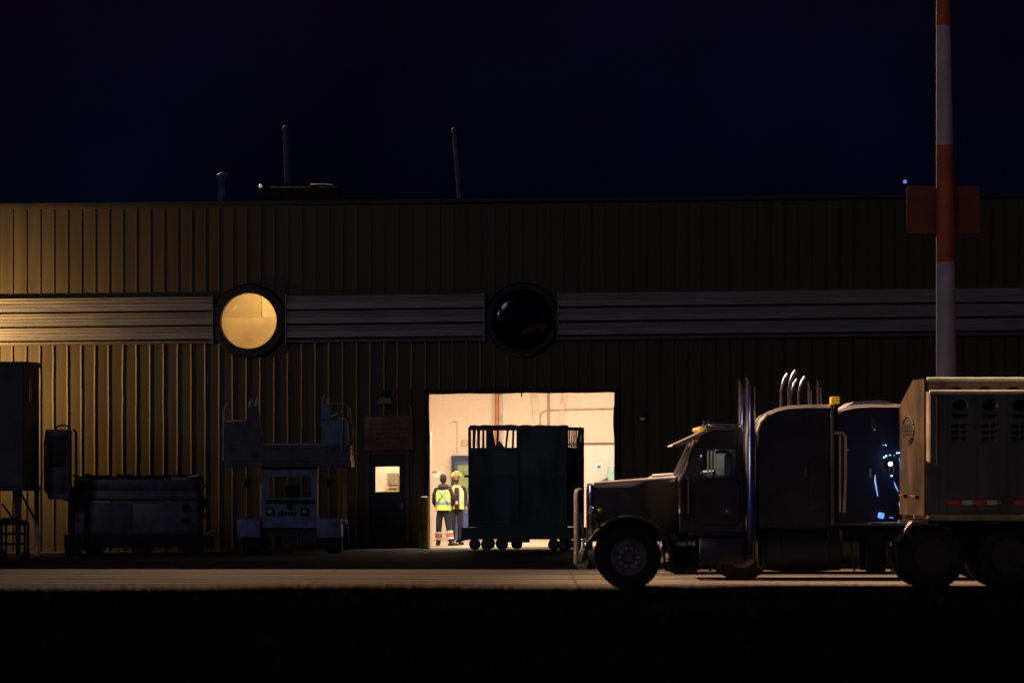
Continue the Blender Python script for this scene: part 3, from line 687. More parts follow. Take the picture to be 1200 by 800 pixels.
for x in seq(-W2+.14, -W2+.50, 3) : mb.prism([(x-.03, ZP-.05), (x+.03, ZP-.05), (x+.035+random.uniform(-.02, .02), ZT-.06), (x-.03+random.uniform(-.01, .02), ZT-.06)], -Dp+.01, -Dp+.03)
mb.prism([(-W2+.53, ZP-.05), (-W2+.70, ZP-.05), (-W2+.62, ZT-.06), (-W2+.52, ZT-.06)], -Dp+.01, -Dp+.03)
mb.prism([(-W2+.66, ZP-.04), (-W2+.95, ZP-.04), (-W2+.80, ZP+.16), (-W2+.72, ZP+.12)], -Dp+.012, -Dp+.03)
for x, l_ in ((-W2+.70, .03), (-W2+.92, .06), (-W2+1.10, .02)): mb.prism([(x, ZP-.05), (x+.05, ZP-.05), (x+.05+l_, ZT-.06), (x+l_, ZT-.06)], -Dp+.01, -Dp+.03)
mb.build('slat', CFR, t, smooth=False)
mb = MB()
for y in seq(-Dp+.2, Dp-.2, 7): mb.prism([(y-.035, ZP-.05), (y+.035, ZP-.05), (y+.03+random.uniform(-.03, .03), ZT-.06), (y-.03+random.uniform(-.02, .02), ZT-.06)], W2-.05, W2-.03, axis='x')
mb.build('side_slat', CFR, t, smooth=False)
mb = MB()          # tarpaulin folded over the top edge
pts = [(x, -Dp+.1+.1*math.sin(x*3), ZT + .01 + .035*abs(noise.noise(Vector((x*3, 0, 0))))) for x in seq(-W2, W2, 30)]
mb.tube(pts, .03, 8); mb.tube([(W2-.02+.02*noise.noise(Vector((z*4, 0, 0))), Dp*.5, z) for z in seq(ZD, ZT, 24)], .045, 8)
mb.tube([(W2+.03, Dp*.2, 2.3), (W2+.09, Dp*.2, 2.2), (W2+.08, Dp*.2, 2.0), (W2+.03, Dp*.2, 1.85)], .008, 6)
mb.build('tarp_edge', CART, t, disp=.02)
mb = MB(); mb.box(-W2+.02, W2-.02, -Dp+.02, Dp-.02, ZT-.012, ZT-.002); mb.build('top_panel', CFR, t, smooth=False)
for x in (-1.12, -.82, -.42, .88, 1.12):
    for y in (-.66, .62):
        mb = MB(); mb.lathe((x, y, .15), [(.05, -.06), (.13, -.06), (.14, -.03), (.14, .03), (.13, .06), (.05, .06)], 24); w_ = mb.build('wheel', BLACK, t)
        mb = MB(); mb.box(x-.08, x+.08, y-.085, y-.065, .05, .29); mb.box(x-.05, x+.05, y+.055, y+.07, .13, .29); mb.build('fork', CFR, w_, smooth=False)
mb = MB(); mb.tube([(-W2-.1, 0, .3), (-W2-.35, 0, .26), (-W2-.55, 0, .2)], .03, 8); mb.box(-.3, .3, -Dp+.0, -Dp+.05, .2, .28); mb.build('tow_bar', CFR, t)
XF = Matrix.Identity(4)

# ------------------------------------------------------------------ high-lift loader
D = 102.5; s_ = sc(D)
def X_(p): return PX(p, D)
g0 = gz(X_(337), D)
def Z_(p): return PZ(p, D)
t = thing('lift_loader', 'blue cargo lift loader seen head-on with a raised platform over its small cab', 'loader', (X_(337), D, g0))
# cab
cab = MB(); 
def box_px(mb, a, b, c_, d_, y0, y1, bev=.01): mb.box(X_(a), X_(b), y0, y1, Z_(d_), Z_(c_), bev=bev); return mb
mb = MB()
xa, xb = X_(306.5), X_(372)
prof = plate('cab', [(xa, Z_(618)), (xb, Z_(618)), (xb, Z_(596)), (X_(371), Z_(552)), (X_(369), Z_(549)), (X_(310), Z_(549)), (X_(308), Z_(552)), (xa, Z_(596))], [rrect(X_(314), X_(365), Z_(583), Z_(558), .05)], D, D+.05, BLUE, t)
mb = MB(); mb.box(xa+.01, X_(311), D+.05, D+1.5, Z_(618), Z_(550)); mb.box(X_(368), xb-.01, D+.05, D+1.5, Z_(618), Z_(550)); mb.box(xa+.01, xb-.01, D+1.45, D+1.5, Z_(618), Z_(585)); mb.box(xa, xb, D-.03, D+1.52, Z_(549), Z_(545.5), bev=.01)
mb.build('cab_shell', NAVY, t)
mb = MB(); mb.box(X_(314), X_(365), D+.02, D+.03, Z_(583), Z_(558)); mb.build('windscreen', GLASS, t)
mb = MB(); mb.tube([(X_(345), D-.02, Z_(583)), (X_(356), D-.03, Z_(578)), (X_(363), D-.02, Z_(576))], .012, 6); mb.tube([(X_(325), D-.02, Z_(584)), (X_(325), D-.03, Z_(570))], .01, 6); mb.build('wiper', BLACK, t)
mb = MB(); mb.box(X_(311), X_(369), D-.02, D, Z_(590), Z_(585)); mb.box(X_(336), X_(342), D-.05, D, Z_(596), Z_(590)); mb.build('trim', BLACK, t)
mb = MB(); mb.tube([(X_(330), D+.45, Z_(581)), (X_(330), D+.4, Z_(574)), (X_(338), D+.4, Z_(570)), (X_(346), D+.4, Z_(574))], .02, 8); mb.box(X_(333), X_(350), D+.8, D+.95, Z_(600), Z_(568), bev=.04); mb.build('driver_seat', BLACK, t)
for a in (316.5, 357):
    mb = MB(); mb.box(X_(a-5), X_(a+5), D-.03, D, Z_(604), Z_(595), bev=.01); h_ = mb.build('headlight', BLACK, t)
    mb = MB(); mb.ball((X_(a), D-.03, Z_(599.5)), .06, 1, .4, 1); mb.build('lens', mat('lamp_lens', (.3, .34, .42), .15), h_)
mb = MB(); x = X_(326)
while x < X_(347): mb.box(x, x+.05, D-.012, D-.002, Z_(604), Z_(599)); x += .075
mb.build('faded_lettering', BLACK, t, smooth=False)
for a, b in ((278, 306), (371, 400)):
    mb = MB(); mb.box(X_(a), X_(b), D-.1, D+1.2, Z_(630), Z_(608), bev=.03); mb.build('fender', BLUE, t)
for a in (293, 392):
    mb = MB(); r = .30; mb.lathe((X_(a), D+.4, g0+r), [(r*.5, -.16), (r*.93, -.17), (r, -.13), (r, .13), (r*.93, .17), (r*.5, .16)], 30, 'x'); w_ = mb.build('wheel', BLACK, t)
    mb = MB(); mb.lathe((X_(a), D+.4, g0+r), [(r*.5, -.12), (r*.2, -.08)], 24, 'x'); mb.build('rim', STEEL, w_)
    mb = MB(); mb.lathe((X_(a), D+4.6, g0+r), [(r*.5, -.16), (r*.93, -.17), (r, -.13), (r, .13), (r*.93, .17), (r*.5, .16)], 30, 'x'); mb.build('wheel', BLACK, t)
mb = MB(); mb.box(X_(309), X_(371), D+.1, D+5, Z_(628), Z_(618)); mb.bar((X_(318), D+.1, Z_(620)), (X_(335), D+.2, Z_(636)), .05); mb.bar((X_(358), D+.1, Z_(620)), (X_(342), D+.2, Z_(636)), .05); mb.box(X_(330), X_(348), D+.1, D+.4, Z_(640), Z_(630)); mb.build('chassis', DKSTEEL, t, smooth=False)
TANP = mat('worn_tan_leg', (.55, .38, .27), .6, 0, .25, 3)
for a, b, c_ in ((293, 306, 1), (389, 398, 0)):
    mb = MB(); bm = mb.bm
    A = [bm.verts.new(p) for p in ((X_(a), D+2.9, Z_(548)), (X_(b), D+1.55, Z_(548)), (X_(b), D+1.55, Z_(608)), (X_(a+4 if c_ else a+1), D+2.9, Z_(608)))]
    B = [bm.verts.new(v.co + Vector((.12, .16, 0))) for v in A]
    bm.faces.new(A); bm.faces.new(B[::-1])
    for k in range(4): bm.faces.new((A[k], B[k], B[(k+1) % 4], A[(k+1) % 4]))
    mb.build('lift_mast', TANP, t, smooth=False)
for a in (290, 386):   # mirrors
    mb = MB(); mb.box(X_(a-3), X_(a+3), D-.1, D-.06, Z_(571), Z_(561), bev=.02); mb.tube([(X_(a), D-.08, Z_(564)), (X_(307 if a < 300 else 371), D, Z_(564))], .012, 6); mb.build('mirror', BLACK, t)
# platform
mb = MB(); mb.box(X_(263), X_(412), D-.2, D+1.9, Z_(547), Z_(540)); mb.box(X_(264), X_(411), D-.18, D+1.9, Z_(540), Z_(521.5)); mb.build('platform', NAVY, t, bevel=.01)
mb = MB(); mb.box(X_(300), X_(378), D-.1, D+1.8, Z_(521.5), Z_(519.5)); mb.build('platform_rim', STEEL, t)
# side boxes
mb = MB(); mb.prism([(X_(264), Z_(521)), (X_(306), Z_(521)), (X_(302.5), Z_(477)), (X_(291), Z_(477)), (X_(291), Z_(494)), (X_(268), Z_(495)), (X_(264), Z_(500))], D-.15, D+.1); mb.build('side_guard', NAVY, t, bevel=.01)
mb = MB(); mb.box(X_(377), X_(408), D-.15, D+.1, Z_(526), Z_(492)); mb.box(X_(377), X_(388), D-.14, D+.1, Z_(492), Z_(474)); mb.build('side_guard', BLUE, t, bevel=.02)
RAIL = mat('pale_rail_paint', (.45, .38, .34), .45, .2)
mb = MB(); zt = Z_(472)
mb.tube([(X_(262.5), D-.18, Z_(540)), (X_(262.5), D-.18, Z_(481)), (X_(267), D-.18, Z_(472))], .022, 8)
mb.box(X_(265), X_(289), D-.2, D+.12, Z_(494), Z_(492)); mb.build('handrail', RAIL, t)
mb = MB()
mb.tube([(X_(307), D+.1, Z_(519)), (X_(302), D+.1, Z_(480)), (X_(302), D+.1, Z_(465))], .03, 8)
mb.tube([(X_(295), D-.05, Z_(493)), (X_(294), D-.05, Z_(472)), (X_(294.5), D-.05, Z_(467))], .018, 8); mb.tube([(X_(291), D, Z_(477)), (X_(293), D, Z_(470))], .02, 8); mb.tube([(X_(299), D, Z_(476)), (X_(301), D, Z_(468)), (X_(303), D, Z_(464))], .02, 8)
mb.build('mast_post', RAIL, t)
mb = MB()
mb.tube([(X_(388), D, Z_(474)), (X_(388), D, Z_(473)), (X_(405), D, Z_(473)), (X_(408), D, Z_(480)), (X_(408), D, Z_(490))], .014, 8)
mb.tube([(X_(378), D, Z_(478)), (X_(378), D, Z_(466)), (X_(380), D, Z_(463))], .015, 6); mb.tube([(X_(383), D, Z_(478)), (X_(384), D, Z_(466)), (X_(386), D, Z_(468))], .015, 6)
mb.tube([(X_(389), D-.18, Z_(488)), (X_(396), D-.18, Z_(484.5))], .03, 8); mb.tube([(X_(396), D-.18, Z_(490)), (X_(405), D-.2, Z_(490)), (X_(408.5), D-.2, Z_(495)), (X_(408.5), D-.2, Z_(520))], .022, 8)
mb.tube([(X_(401), D-.2, Z_(483)), (X_(402), D-.2, Z_(490)), (X_(401), D-.22, Z_(528))], .014, 6); mb.ball((X_(401.5), D-.2, Z_(482.5)), .045)
mb.tube([(X_(413), D+.1, Z_(500)), (X_(414), D+.1, Z_(515)), (X_(413), D+.1, Z_(534))], .018, 8); mb.tube([(X_(410), D+.2, Z_(478)), (X_(411), D+.2, Z_(496))], .02, 8)
mb.build('handrail', RAIL, t)
mb = MB()
for a in (402, 405.5): mb.cyl((X_(a), D+.2, Z_(614)), (X_(a), D+.2, Z_(608)), .035)
mb.build('reflector_post', mat('dull_white', (.6, .58, .55), .5), t)

# ------------------------------------------------------------------ ground power unit with control cabinet
D = 103.5; s_ = sc(D); g0 = gz(X_(160), D)
t = thing('ground_power_unit', 'long dark navy ground power unit with two side doors parked along the wall', 'power unit', (X_(160), D, g0))
mb = MB(); mb.box(X_(84), X_(232), D, D+1.7, Z_(626), Z_(574), bev=.02); mb.box(X_(86), X_(230), D+.02, D+1.68, Z_(574), Z_(561), bev=.05); mb.build('body', NAVY, t)
mb = MB(); mb.box(X_(75), X_(246), D-.04, D+1.74, Z_(641), Z_(626), bev=.02); mb.build('chassis', BLACK, t)
for a, b in ((87, 154), (157, 229)):
    mb = MB(); mb.box(X_(a), X_(b), D-.02, D, Z_(624), Z_(590), bev=.006); d_ = mb.build('side_door', NAVY, t)
    mb = MB(); q = 103 if a < 100 else 196; mb.box(X_(q), X_(q+(27 if a < 100 else 4)), D-.04, D-.02, Z_(589), Z_(587)); mb.build('handle', STEEL, d_)
mb = MB(); mb.box(X_(84), X_(232), D-.03, D, Z_(586), Z_(584)); mb.build('trim_rail', BLACK, t)
for q, r_ in ((588, .03), (596, .04)): mb = MB(); mb.cyl((X_(97), D-.04, Z_(q)), (X_(97), D-.02, Z_(q)), r_); mb.build('gauge', STEEL, t)
for q, r_ in ((599, 591), (613, 607)): mb = MB(); mb.box(X_(213), X_(222), D-.03, D-.021, Z_(q), Z_(r_), bev=.003); mb.build('data_plate', BLACK, t)
for a in (107, 163, 224):
    for dy in (.2, 1.5):
        mb = MB(); r = .22; mb.lathe((X_(a), D+dy, g0+r), [(r*.5, -.1), (r*.93, -.1), (r, -.07), (r, .07), (r*.93, .1), (r*.5, .1)], 28); mb.build('wheel', BLACK, t)
mb = MB()
for i in range(26):     # hoses and clutter on the roof
    x = X_(random.uniform(88, 228)); y = D + random.uniform(.2, 1.2); z = Z_(561)
    if i % 3: mb.tube([(x, y, z), (x+random.uniform(-.3, .3), y+.1, z+random.uniform(.03, .1)), (x+random.uniform(-.5, .6), y+.3, z+.02)], .03, 7)
    else: mb.box(x, x+random.uniform(.1, .4), y, y+.2, z-.01, z+random.uniform(.04, .1))
mb.box(X_(205), X_(233), D+.2, D+1, Z_(562), Z_(556)); mb.tube([(X_(88), D+.4, Z_(562)), (X_(100), D+.4, Z_(556)), (X_(120), D+.5, Z_(561))], .03)
mb.build('roof_hoses', BLACK, t)
mb = MB(); mb.tube([(X_(200), D+.1, Z_(560)), (X_(216), D+.1, Z_(561.5)), (X_(220), D+.1, Z_(559)), (X_(233), D+.1, Z_(557))], .03, 7); mb.build('pale_pipe', RAIL, t)
mb = MB(); mb.tube([(X_(230), D+.2, Z_(556)), (X_(237), D+.2, Z_(562)), (X_(238), D+.2, Z_(570)), (X_(233), D+.2, Z_(574))], .04, 8)
mb.tube([(X_(232), D+.2, Z_(585)), (X_(238), D+.2, Z_(582)), (X_(239), D+.2, Z_(590)), (X_(236), D+.2, Z_(600)), (X_(239), D+.2, Z_(606))], .035, 8); mb.ball((X_(236), D+.1, Z_(588)), .05); mb.ball((X_(227), D-.02, Z_(570)), .035)
mb.build('cable_loop', DKSTEEL, t)
mb = MB(); mb.box(X_(236), X_(252), D+.2, D+1.2, Z_(630), Z_(625)); 
for a in (243, 250): mb.box(X_(a), X_(a+3), D+.2, D+.3, Z_(642), Z_(622.5))
mb.tube([(X_(246), D+.2, Z_(622)), (X_(252), D+.2, Z_(622))], .03); mb.build('tow_hitch', mat('worn_hitch', (.24, .17, .1), .6), t)
# control cabinet on post
D = 102.6; g0 = gz(X_(70), D)
t = thing('control_cabinet', 'upright dark control cabinet with a black screen and hoses beside the power unit', 'cabinet', (X_(70), D, g0))
mb = MB(); mb.box(X_(53), X_(82.5), D, D+.4, Z_(578), Z_(503), bev=.04); mb.prism([(X_(54), Z_(576)), (X_(82), Z_(576)), (X_(79), Z_(585)), (X_(57), Z_(585))], D+.02, D+.38); mb.build('case', NAVY, t)
mb = MB(); mb.box(X_(57), X_(78), D-.015, D, Z_(547), Z_(510), bev=.005); mb.build('screen', mat('black_screen', (.006, .006, .008), .6), t)
mb = MB(); mb.tube([(X_(64), D+.2, Z_(503)), (X_(66), D+.2, Z_(499.5)), (X_(72), D+.2, Z_(498)), (X_(79), D+.2, Z_(499)), (X_(82), D+.2, Z_(502))], .022, 8); mb.tube([(X_(52), D+.1, Z_(575)), (X_(51.5), D+.1, Z_(520)), (X_(54), D+.1, Z_(503))], .02, 8); mb.tube([(X_(85), D+.2, Z_(503)), (X_(88), D+.2, Z_(506)), (X_(88.5), D+.2, Z_(560)), (X_(84), D+.2, Z_(600))], .03, 8); mb.build('grab_rail', BLACK, t)
mb = MB(); mb.tube([(X_(72), D+.2, Z_(577)), (X_(70), D+.2, Z_(583)), (X_(74), D+.2, Z_(585)), (X_(82), D+.2, Z_(586))] , .03, 8)
mb.tube([(X_(74+7*math.cos(R(a))), D+.25, Z_(577 - 7*math.sin(R(a)))) for a in range(150, 391, 20)], .03, 8); mb.build('hose_coil', BLACK, t)
mb = MB(); mb.cyl((X_(83), D+.3, g0), (X_(83), D+.3, Z_(570)), .06); mb.box(X_(76), X_(92), D, D+.7, g0, g0+.35); mb.build('stand', BLACK, t)

# ------------------------------------------------------------------ raised tank body at far left
D = 101.5; g0 = gz(X_(10), D)
t = thing('raised_hopper', 'big dark box-shaped hopper raised on steel legs at the left edge', 'hopper', (X_(0), D, g0))
HOP = mat('hopper_paint', (.045, .045, .06), .55, 0, .3, 1.5)
mb = MB(); poly = [(X_(-60), D), (X_(27), D), (PX(45, D+1), D+1.0), (PX(46, D+2.6), D+2.6), (X_(-60), D+2.6)]
mb.prism(poly, Z_(570), Z_(428), axis='z'); mb.build('tank', HOP, t, smooth=False, bevel=.02)
mb = MB(); p2 = [(X_(-62), D-.04), (X_(28), D-.04), (PX(46, D+1), D+.98), (PX(47, D+2.6), D+2.64), (X_(-62), D+2.64)]
mb.prism(p2, Z_(428), Z_(423.5), axis='z'); mb.build('rim', DKSTEEL, t, smooth=False)
mb = MB(); mb.prism(p2, Z_(575), Z_(570), axis='z'); mb.build('rim', DKSTEEL, t, smooth=False)
mb = MB(); mb.prism([(X_(34), D+.45), (X_(34.6), D+.45), (X_(34.6), D+.40), (X_(34), D+.40)], Z_(468), Z_(442), axis='z'); mb.tube([(X_(33), D+.3, Z_(470)), (X_(33), D+.25, Z_(466)), (X_(33), D+.25, Z_(446)), (X_(33), D+.3, Z_(442))], .014, 6); mb.build('latch_bar', STEEL, t)
for a in (18.5, -35):
    mb = MB(); mb.prism([(X_(a-4), Z_(575)), (X_(a+5), Z_(575)), (X_(a+3), g0), (X_(a-1.5), g0)], D+.3, D+.42); mb.build('leg', DKSTEEL, t, smooth=False)
mb = MB(); mb.box(X_(28), X_(33), D+2.2, D+2.4, g0, Z_(575)); mb.build('leg', TANP, t, smooth=False)
mb = MB(); mb.bar((X_(0), D+.4, Z_(590)), (X_(16), D+.4, Z_(612)), .05); mb.bar((X_(12), D+2.2, Z_(578)), (X_(29), D+2.2, Z_(610)), .05); mb.bar((X_(-30), D+.4, Z_(578)), (X_(0), D+.4, Z_(612)), .05); mb.build('brace', DKSTEEL, t, smooth=False)
t = thing('tube_frame_trolley', 'low black tube frame trolley under the raised hopper', 'trolley', (X_(10), D-.6, g0)); D -= .8
mb = MB()
for z in (612, 625, 637): mb.tube([(X_(-20), D, Z_(z)), (X_(31), D, Z_(z))], .03 if z != 612 else .06, 8)
for a in (-18, 2, 7, 29, 33): mb.tube([(X_(a), D, g0+.1), (X_(a), D, Z_(612))], .03, 8)
mb.tube([(X_(0), D, Z_(612)), (X_(4), D, Z_(609)), (X_(22), D, Z_(610)), (X_(30), D, Z_(614))], .06, 8); mb.build('tube_frame', BLACK, t)
for a in (-15, 4, 30):
    mb = MB(); mb.lathe((X_(a), D, g0+.1), [(.04, -.03), (.1, -.03), (.1, .03), (.04, .03)], 20); mb.build('caster', BLACK, t)

# ------------------------------------------------------------------ trucks
def wheel(c, r, parent, front=True, wd=.28, rimm=None, dual=False):
    """c: hub centre on the outer face side (camera side, -y)"""
    mb = MB(); x, y, z = c
    mb.lathe((x, y, z), [(r*.60, wd), (r*.93, wd), (r, wd*.85), (r, wd*.12), (r*.97, .02), (r*.9, 0), (r*.72, .005), (r*.57, .03), (r*.57, wd*.9)], 48, close=True)
    for k in range(48):   # tread blocks
        a = 2*math.pi*k/48; mb.box(x+math.cos(a)*r-.012, x+math.cos(a)*r+.012, y+wd*.15, y+wd*.8, z+math.sin(a)*r-.012, z+math.sin(a)*r+.012, rot=Matrix.Rotation(-a, 4, 'Y'))
    ty = mb.build('wheel', BLACK, parent)
    mb = MB()
    if front: pr = [(r*.57, .012), (r*.545, .02), (r*.52, .06), (r*.46, .075), (r*.34, .05), (r*.24, .045), (r*.20, .0), (r*.13, -.04), (r*.02, -.045)]
    else: pr = [(r*.57, .012), (r*.545, .02), (r*.52, .10), (r*.40, .20), (r*.26, .22), (r*.20, .10), (r*.17, .03), (r*.12, .0), (r*.02, -.005)]
    mb.lathe((x, y, z), pr, 48)
    mb.build('rim', RIMF if front else RIMD, ty)
    mb = MB(); yb = .04 if front else .205
    for k in range(10): a = 2*math.pi*k/10; mb.cyl((x+math.cos(a)*r*.29, y+yb-.035, z+math.sin(a)*r*.29), (x+math.cos(a)*r*.29, y+yb+.01, z+math.sin(a)*r*.29), .017, seg=8)
    mb.build('wheel_nuts', mat('pale_nut', (.7, .7, .75), .4, .2), ty)
    mb = MB()
    for k in range(10): a = 2*math.pi*(k+.5)/10; mb.cyl((x+math.cos(a)*r*.43, y+(.058 if front else .165), z+math.sin(a)*r*.43), (x+math.cos(a)*r*.43, y+.2, z+math.sin(a)*r*.43), .032, seg=10)
    mb.build('hand_hole', BLACK, ty)
    return ty

def truck(D, dx, label, paint, v=0, stack_top=3.53, curved=False, thin=1, wheel_dx=0, sl_extra=0, group='highway tractors parked side by side', lift=0):
    """all numbers in metres, from the nearest truck: x measured in its own picture column"""
    D0 = 70.4
    def X(p): return PX(p, D0)
    def Z(p): return PZ(p, D0) 
    global XF
    base = (X(860)+dx, D+1.25, 0)
    XF = Matrix.Translation((dx, D, lift))
    t = thing('semi_tractor', label, 'truck', base, group)
    W = 2.5; hy0, hy1 = .42, W-.42
    # hood: lofted box, rounded top edges
    mb = MB(); bm = mb.bm
    def ring(x, zb, zt, y0, y1, r):
        p = [(y0, zb), (y0, zt-r)] + [(y0+r-r*math.cos(R(a)), zt-r+r*math.sin(R(a))) for a in (30, 60, 90)] + [(y1-r+r*math.sin(R(a)), zt-r+r*math.cos(R(a))) for a in (0, 30, 60)] + [(y1, zt-r), (y1, zb)]
        return [bm.verts.new((x, a, b)) for a, b in p]
    hu = .12 if v == 1 else 0
    rs = [ring(X(695), .95, hu+Z(567.5), hy0+.12, hy1-.12, .08), ring(X(698), .95, hu+Z(566.8), hy0+.10, hy1-.10, .09), ring(X(740), .95, hu+Z(564), hy0+.02, hy1-.02, .11), ring(X(797), .95, hu+Z(559.6), hy0-.10, hy1+.10, .12)]
    for a, b in zip(rs, rs[1:]):
        for k in range(len(a)-1): bm.faces.new((a[k], a[k+1], b[k+1], b[k]))
    bm.faces.new(rs[0][::-1]); bm.faces.new(rs[-1])
    hood = mb.build('hood', paint, t, wn=True)
    mb = MB(); mb.tube([(X(700), W/2, hu+Z(566.2)+.008), (X(797), W/2, hu+Z(559.2)+.008)], .012, 8); mb.build('hood_hinge', CHROME, hood)
    mb = MB(); mb.tube([(X(697), hy0+.17, hu+Z(566.5)+.0), (X(740), hy0+.12, hu+Z(563.6)+.0), (X(797), hy0+.0, hu+Z(559.6)+.005)], .032, 12); mb.build('hood_edge_highlight', mat('pale_edge_highlight', (.9, .75, .66), .45, 0), hood); mb = MB(); mb.box(X(727), X(735), hy0-.02, hy0+.0, Z(583), Z(581)); mb.build('hood_trim', CHROME, hood)  # pale edge strip added to carry the hood's lit top line
    mb = MB(); mb.box(X(705), X(715), W/2-.02, W/2+.02, Z(565), Z(561.5), rot=Matrix.Rotation(R(-25), 4, 'Y')); mb.build('hood_ornament', CHROME, hood)
    # grille shell
    mb = MB(); mb.box(X(690), X(695.5), hy0+.10, hy1-.10, .62, Z(566.5), bev=.03); g_ = mb.build('grille', CHROME, t)
    mb = MB()
    for k in range(16):
        y = hy0+.2+k*(hy1-hy0-.4)/15; mb.box(X(690)-.012, X(690), y-.012, y+.012, .75, Z(572))
    mb.build('grille_bars', DKSTEEL, g_)
    # fenders
    wx = X(737)+wheel_dx; r = .53
    for y0, y1, sgn in ((0, hy0+.02, 1), (hy1-.02, W, -1)):
        mb = MB(); bm = mb.bm; n = 20; o_, i_ = [], []
        for k in range(n+1):
            a = R(188 - 186*k/n); rr = .69 + (.10 if k < 4 else 0)*(4-k)/4
            xx = wx + rr*1.03*math.cos(a); zz = .53 + rr*math.sin(a)
            o_.append((xx, zz)); i_.append((wx + (rr-.05)*1.03*math.cos(a), .53 + (rr-.05)*math.sin(a)))
        mb.prism(o_ + i_[::-1], y0, y1)
        mb.prism(o_[3:16] + [(o_[15][0], .9), (o_[3][0]+.2, .9)][:0] , y0+.2, y0+.21) if False else None
        mb.build('fender', paint, t, bevel=.02)
    # fender to hood skirt (near and far)
    for y0, y1 in ((hy0-.03, hy0+.0), (hy1, hy1+.03)):
        mb = MB(); pts = [(wx+.66*math.cos(R(a)), .53+.66*math.sin(R(a))) for a in range(175, -1, -12)]
        mb.prism([(X(696), 1.25), (X(696), .85)] + pts + [(X(795), .62), (X(795), 1.32)], y0, y1); mb.build('hood_side', paint, t, smooth=False)
    for y in (.04, W-.04):
        mb = MB(); mb.box(X(693), X(700), y, y+(.26 if y < 1 else -.26), Z(604), Z(592), bev=.03); mb.cyl((X(697), y+(.13 if y < 1 else -.13), Z(604)), (X(700), y+(.13 if y < 1 else -.13), .95), .02); h_ = mb.build('headlight', CHROME, t)
        mb = MB(); mb.cyl((X(692), y+(.13 if y < 1 else -.13), Z(598)), (X(693)+.002, y+(.13 if y < 1 else -.13), Z(598)), .075); mb.build('lens', MATS['lamp_lens'], h_)
        mb = MB(); mb.ball((X(703.5), y+(-.01 if y < 1 else .01), Z(598)), .04, 1, .6, .8); mb.build('marker_lamp', mat('dull_amber', (.5, .25, .03), .3), h_)
    # bumper and guard
    mb = MB(); mb.box(X(684), X(689), .02, W-.02, Z(662), Z(634), bev=.03); mb.build('bumper', CHROME, t)
    mb = MB()
    for y in (.05, .55, W-.55, W-.05):
        mb.tube([(X(688), y, Z(664)), (X(679), y, Z(666)), (X(676.5), y, Z(662)), (X(676.5), y, Z(580)), (X(678), y, Z(574)), (X(682), y, Z(573))], .02, 8)
    for z in (576, 600, 625, 650): mb.tube([(X(677), .05, Z(z)), (X(677), W-.05, Z(z))], .022, 8)
    mb.bar((X(680), .1, Z(600)), (X(686), .1, Z(640)), .06, .03)
    mb.build('grille_guard', mat('guard_steel', (.6, .53, .48), .35, .7), t)
    # front wheels
    wheel((wx, .06, .53), .53, t); 
    global_x = XF
    XF = XF @ Matrix.Translation((0, 2*1.19+.0+.06, 0)) @ Matrix.Scale(-1, 4, (0, 1, 0)); wheel((wx, 0, .53), .53, t); XF = global_x
    # air cleaners
    for y in (.06, W-.06):
        mb = MB(); mb.lathe((X(802), y, Z(604)), [(.05, 0), (.10, .04), (.105, .08), (.105, .52), (.11, .54), (.11, .60), (.06, .66), (.02, .67)], 24, 'z'); mb.tube([(X(802), y, Z(560)), (X(802), y+(.30 if y < 1 else -.30), Z(556)-.04)], .06, 10)
        mb.build('air_cleaner', STACKM, t)
    # cab: side plates with window openings, roof, back
    sill = Z(624)
    prof = [(X(797), sill), (X(872), sill), (X(872), Z(506)), (X(869), Z(503.5)), (X(834), Z(503.5)), (X(826), Z(506)), (X(819), Z(512)), (X(817), Z(518)), (X(803.5), Z(556)), (X(797), Z(562))]
    win = [(X(820.5), Z(558)), (X(823), Z(544)), (X(829), Z(528)), (X(831), Z(526)), (X(861), Z(526)), (X(863), Z(528)), (X(863), Z(554)), (X(860), Z(556)), (X(848), Z(559)), (X(835), Z(560))]
    for y0, y1 in ((.17, .23), (W-.23, W-.17)):
        c_ = plate('cab_side', prof, [win], y0, y1, paint, t)
        yy = (y0+y1)/2; mb = MB(); mb.prism(win, yy-.003, yy+.003); mb.build('side_window', GLASS, c_, smooth=False)
    if v == 0:
        mb = MB()
        x0d, x1d, z0d, z1d = X(812), X(869), Z(616), Z(520)
        mb.tube([(a, .165, b) for a, b in rrect(X(814), X(868.5), Z(615), Z(562), .12)] + [(X(868.5), .165, Z(575))], .006, 5)
        mb.build('door_seam', BLACK, t)
        mb = MB(); mb.box(X(851), X(857), .13, .17, Z(601), Z(598), bev=.01); mb.cyl((X(860), .14, Z(600)), (X(860), .17, Z(600)), .025); mb.build('door_handle', CHROME, t)
        mb = MB(); x = X(830)
        while x < X(860): mb.box(x, x+.06, .163, .168, Z(573), Z(570.5)); x += .085
        mb.build('door_lettering', mat('dull_letter', (.06, .05, .055), .6), t, smooth=False)
    # windscreen
    mb = MB(); mb.prism([(X(797), Z(562)), (X(803.5), Z(556)), (X(817), Z(518)), (X(814), Z(518))], .23, W-.23)
    ws = MB(); ws.bm.free(); ws.bm = mb.bm
    mb.build('windscreen', DGLASS, t, smooth=False)
    for y in (.17, W/2-.02, W-.23):
        mb = MB(); mb.bar((X(794.5), y+.03, Z(559)), (X(815), y+.03, Z(517)), .05, .035)
        mb.build('windscreen_pillar', mat('trim_silver', (.5, .45, .42), .3, .8), t)
    mb = MB(); mb.box(X(792), X(803), .28, W-.28, Z(563), Z(556), bev=.02); mb.build('cowl', CHROME, t)
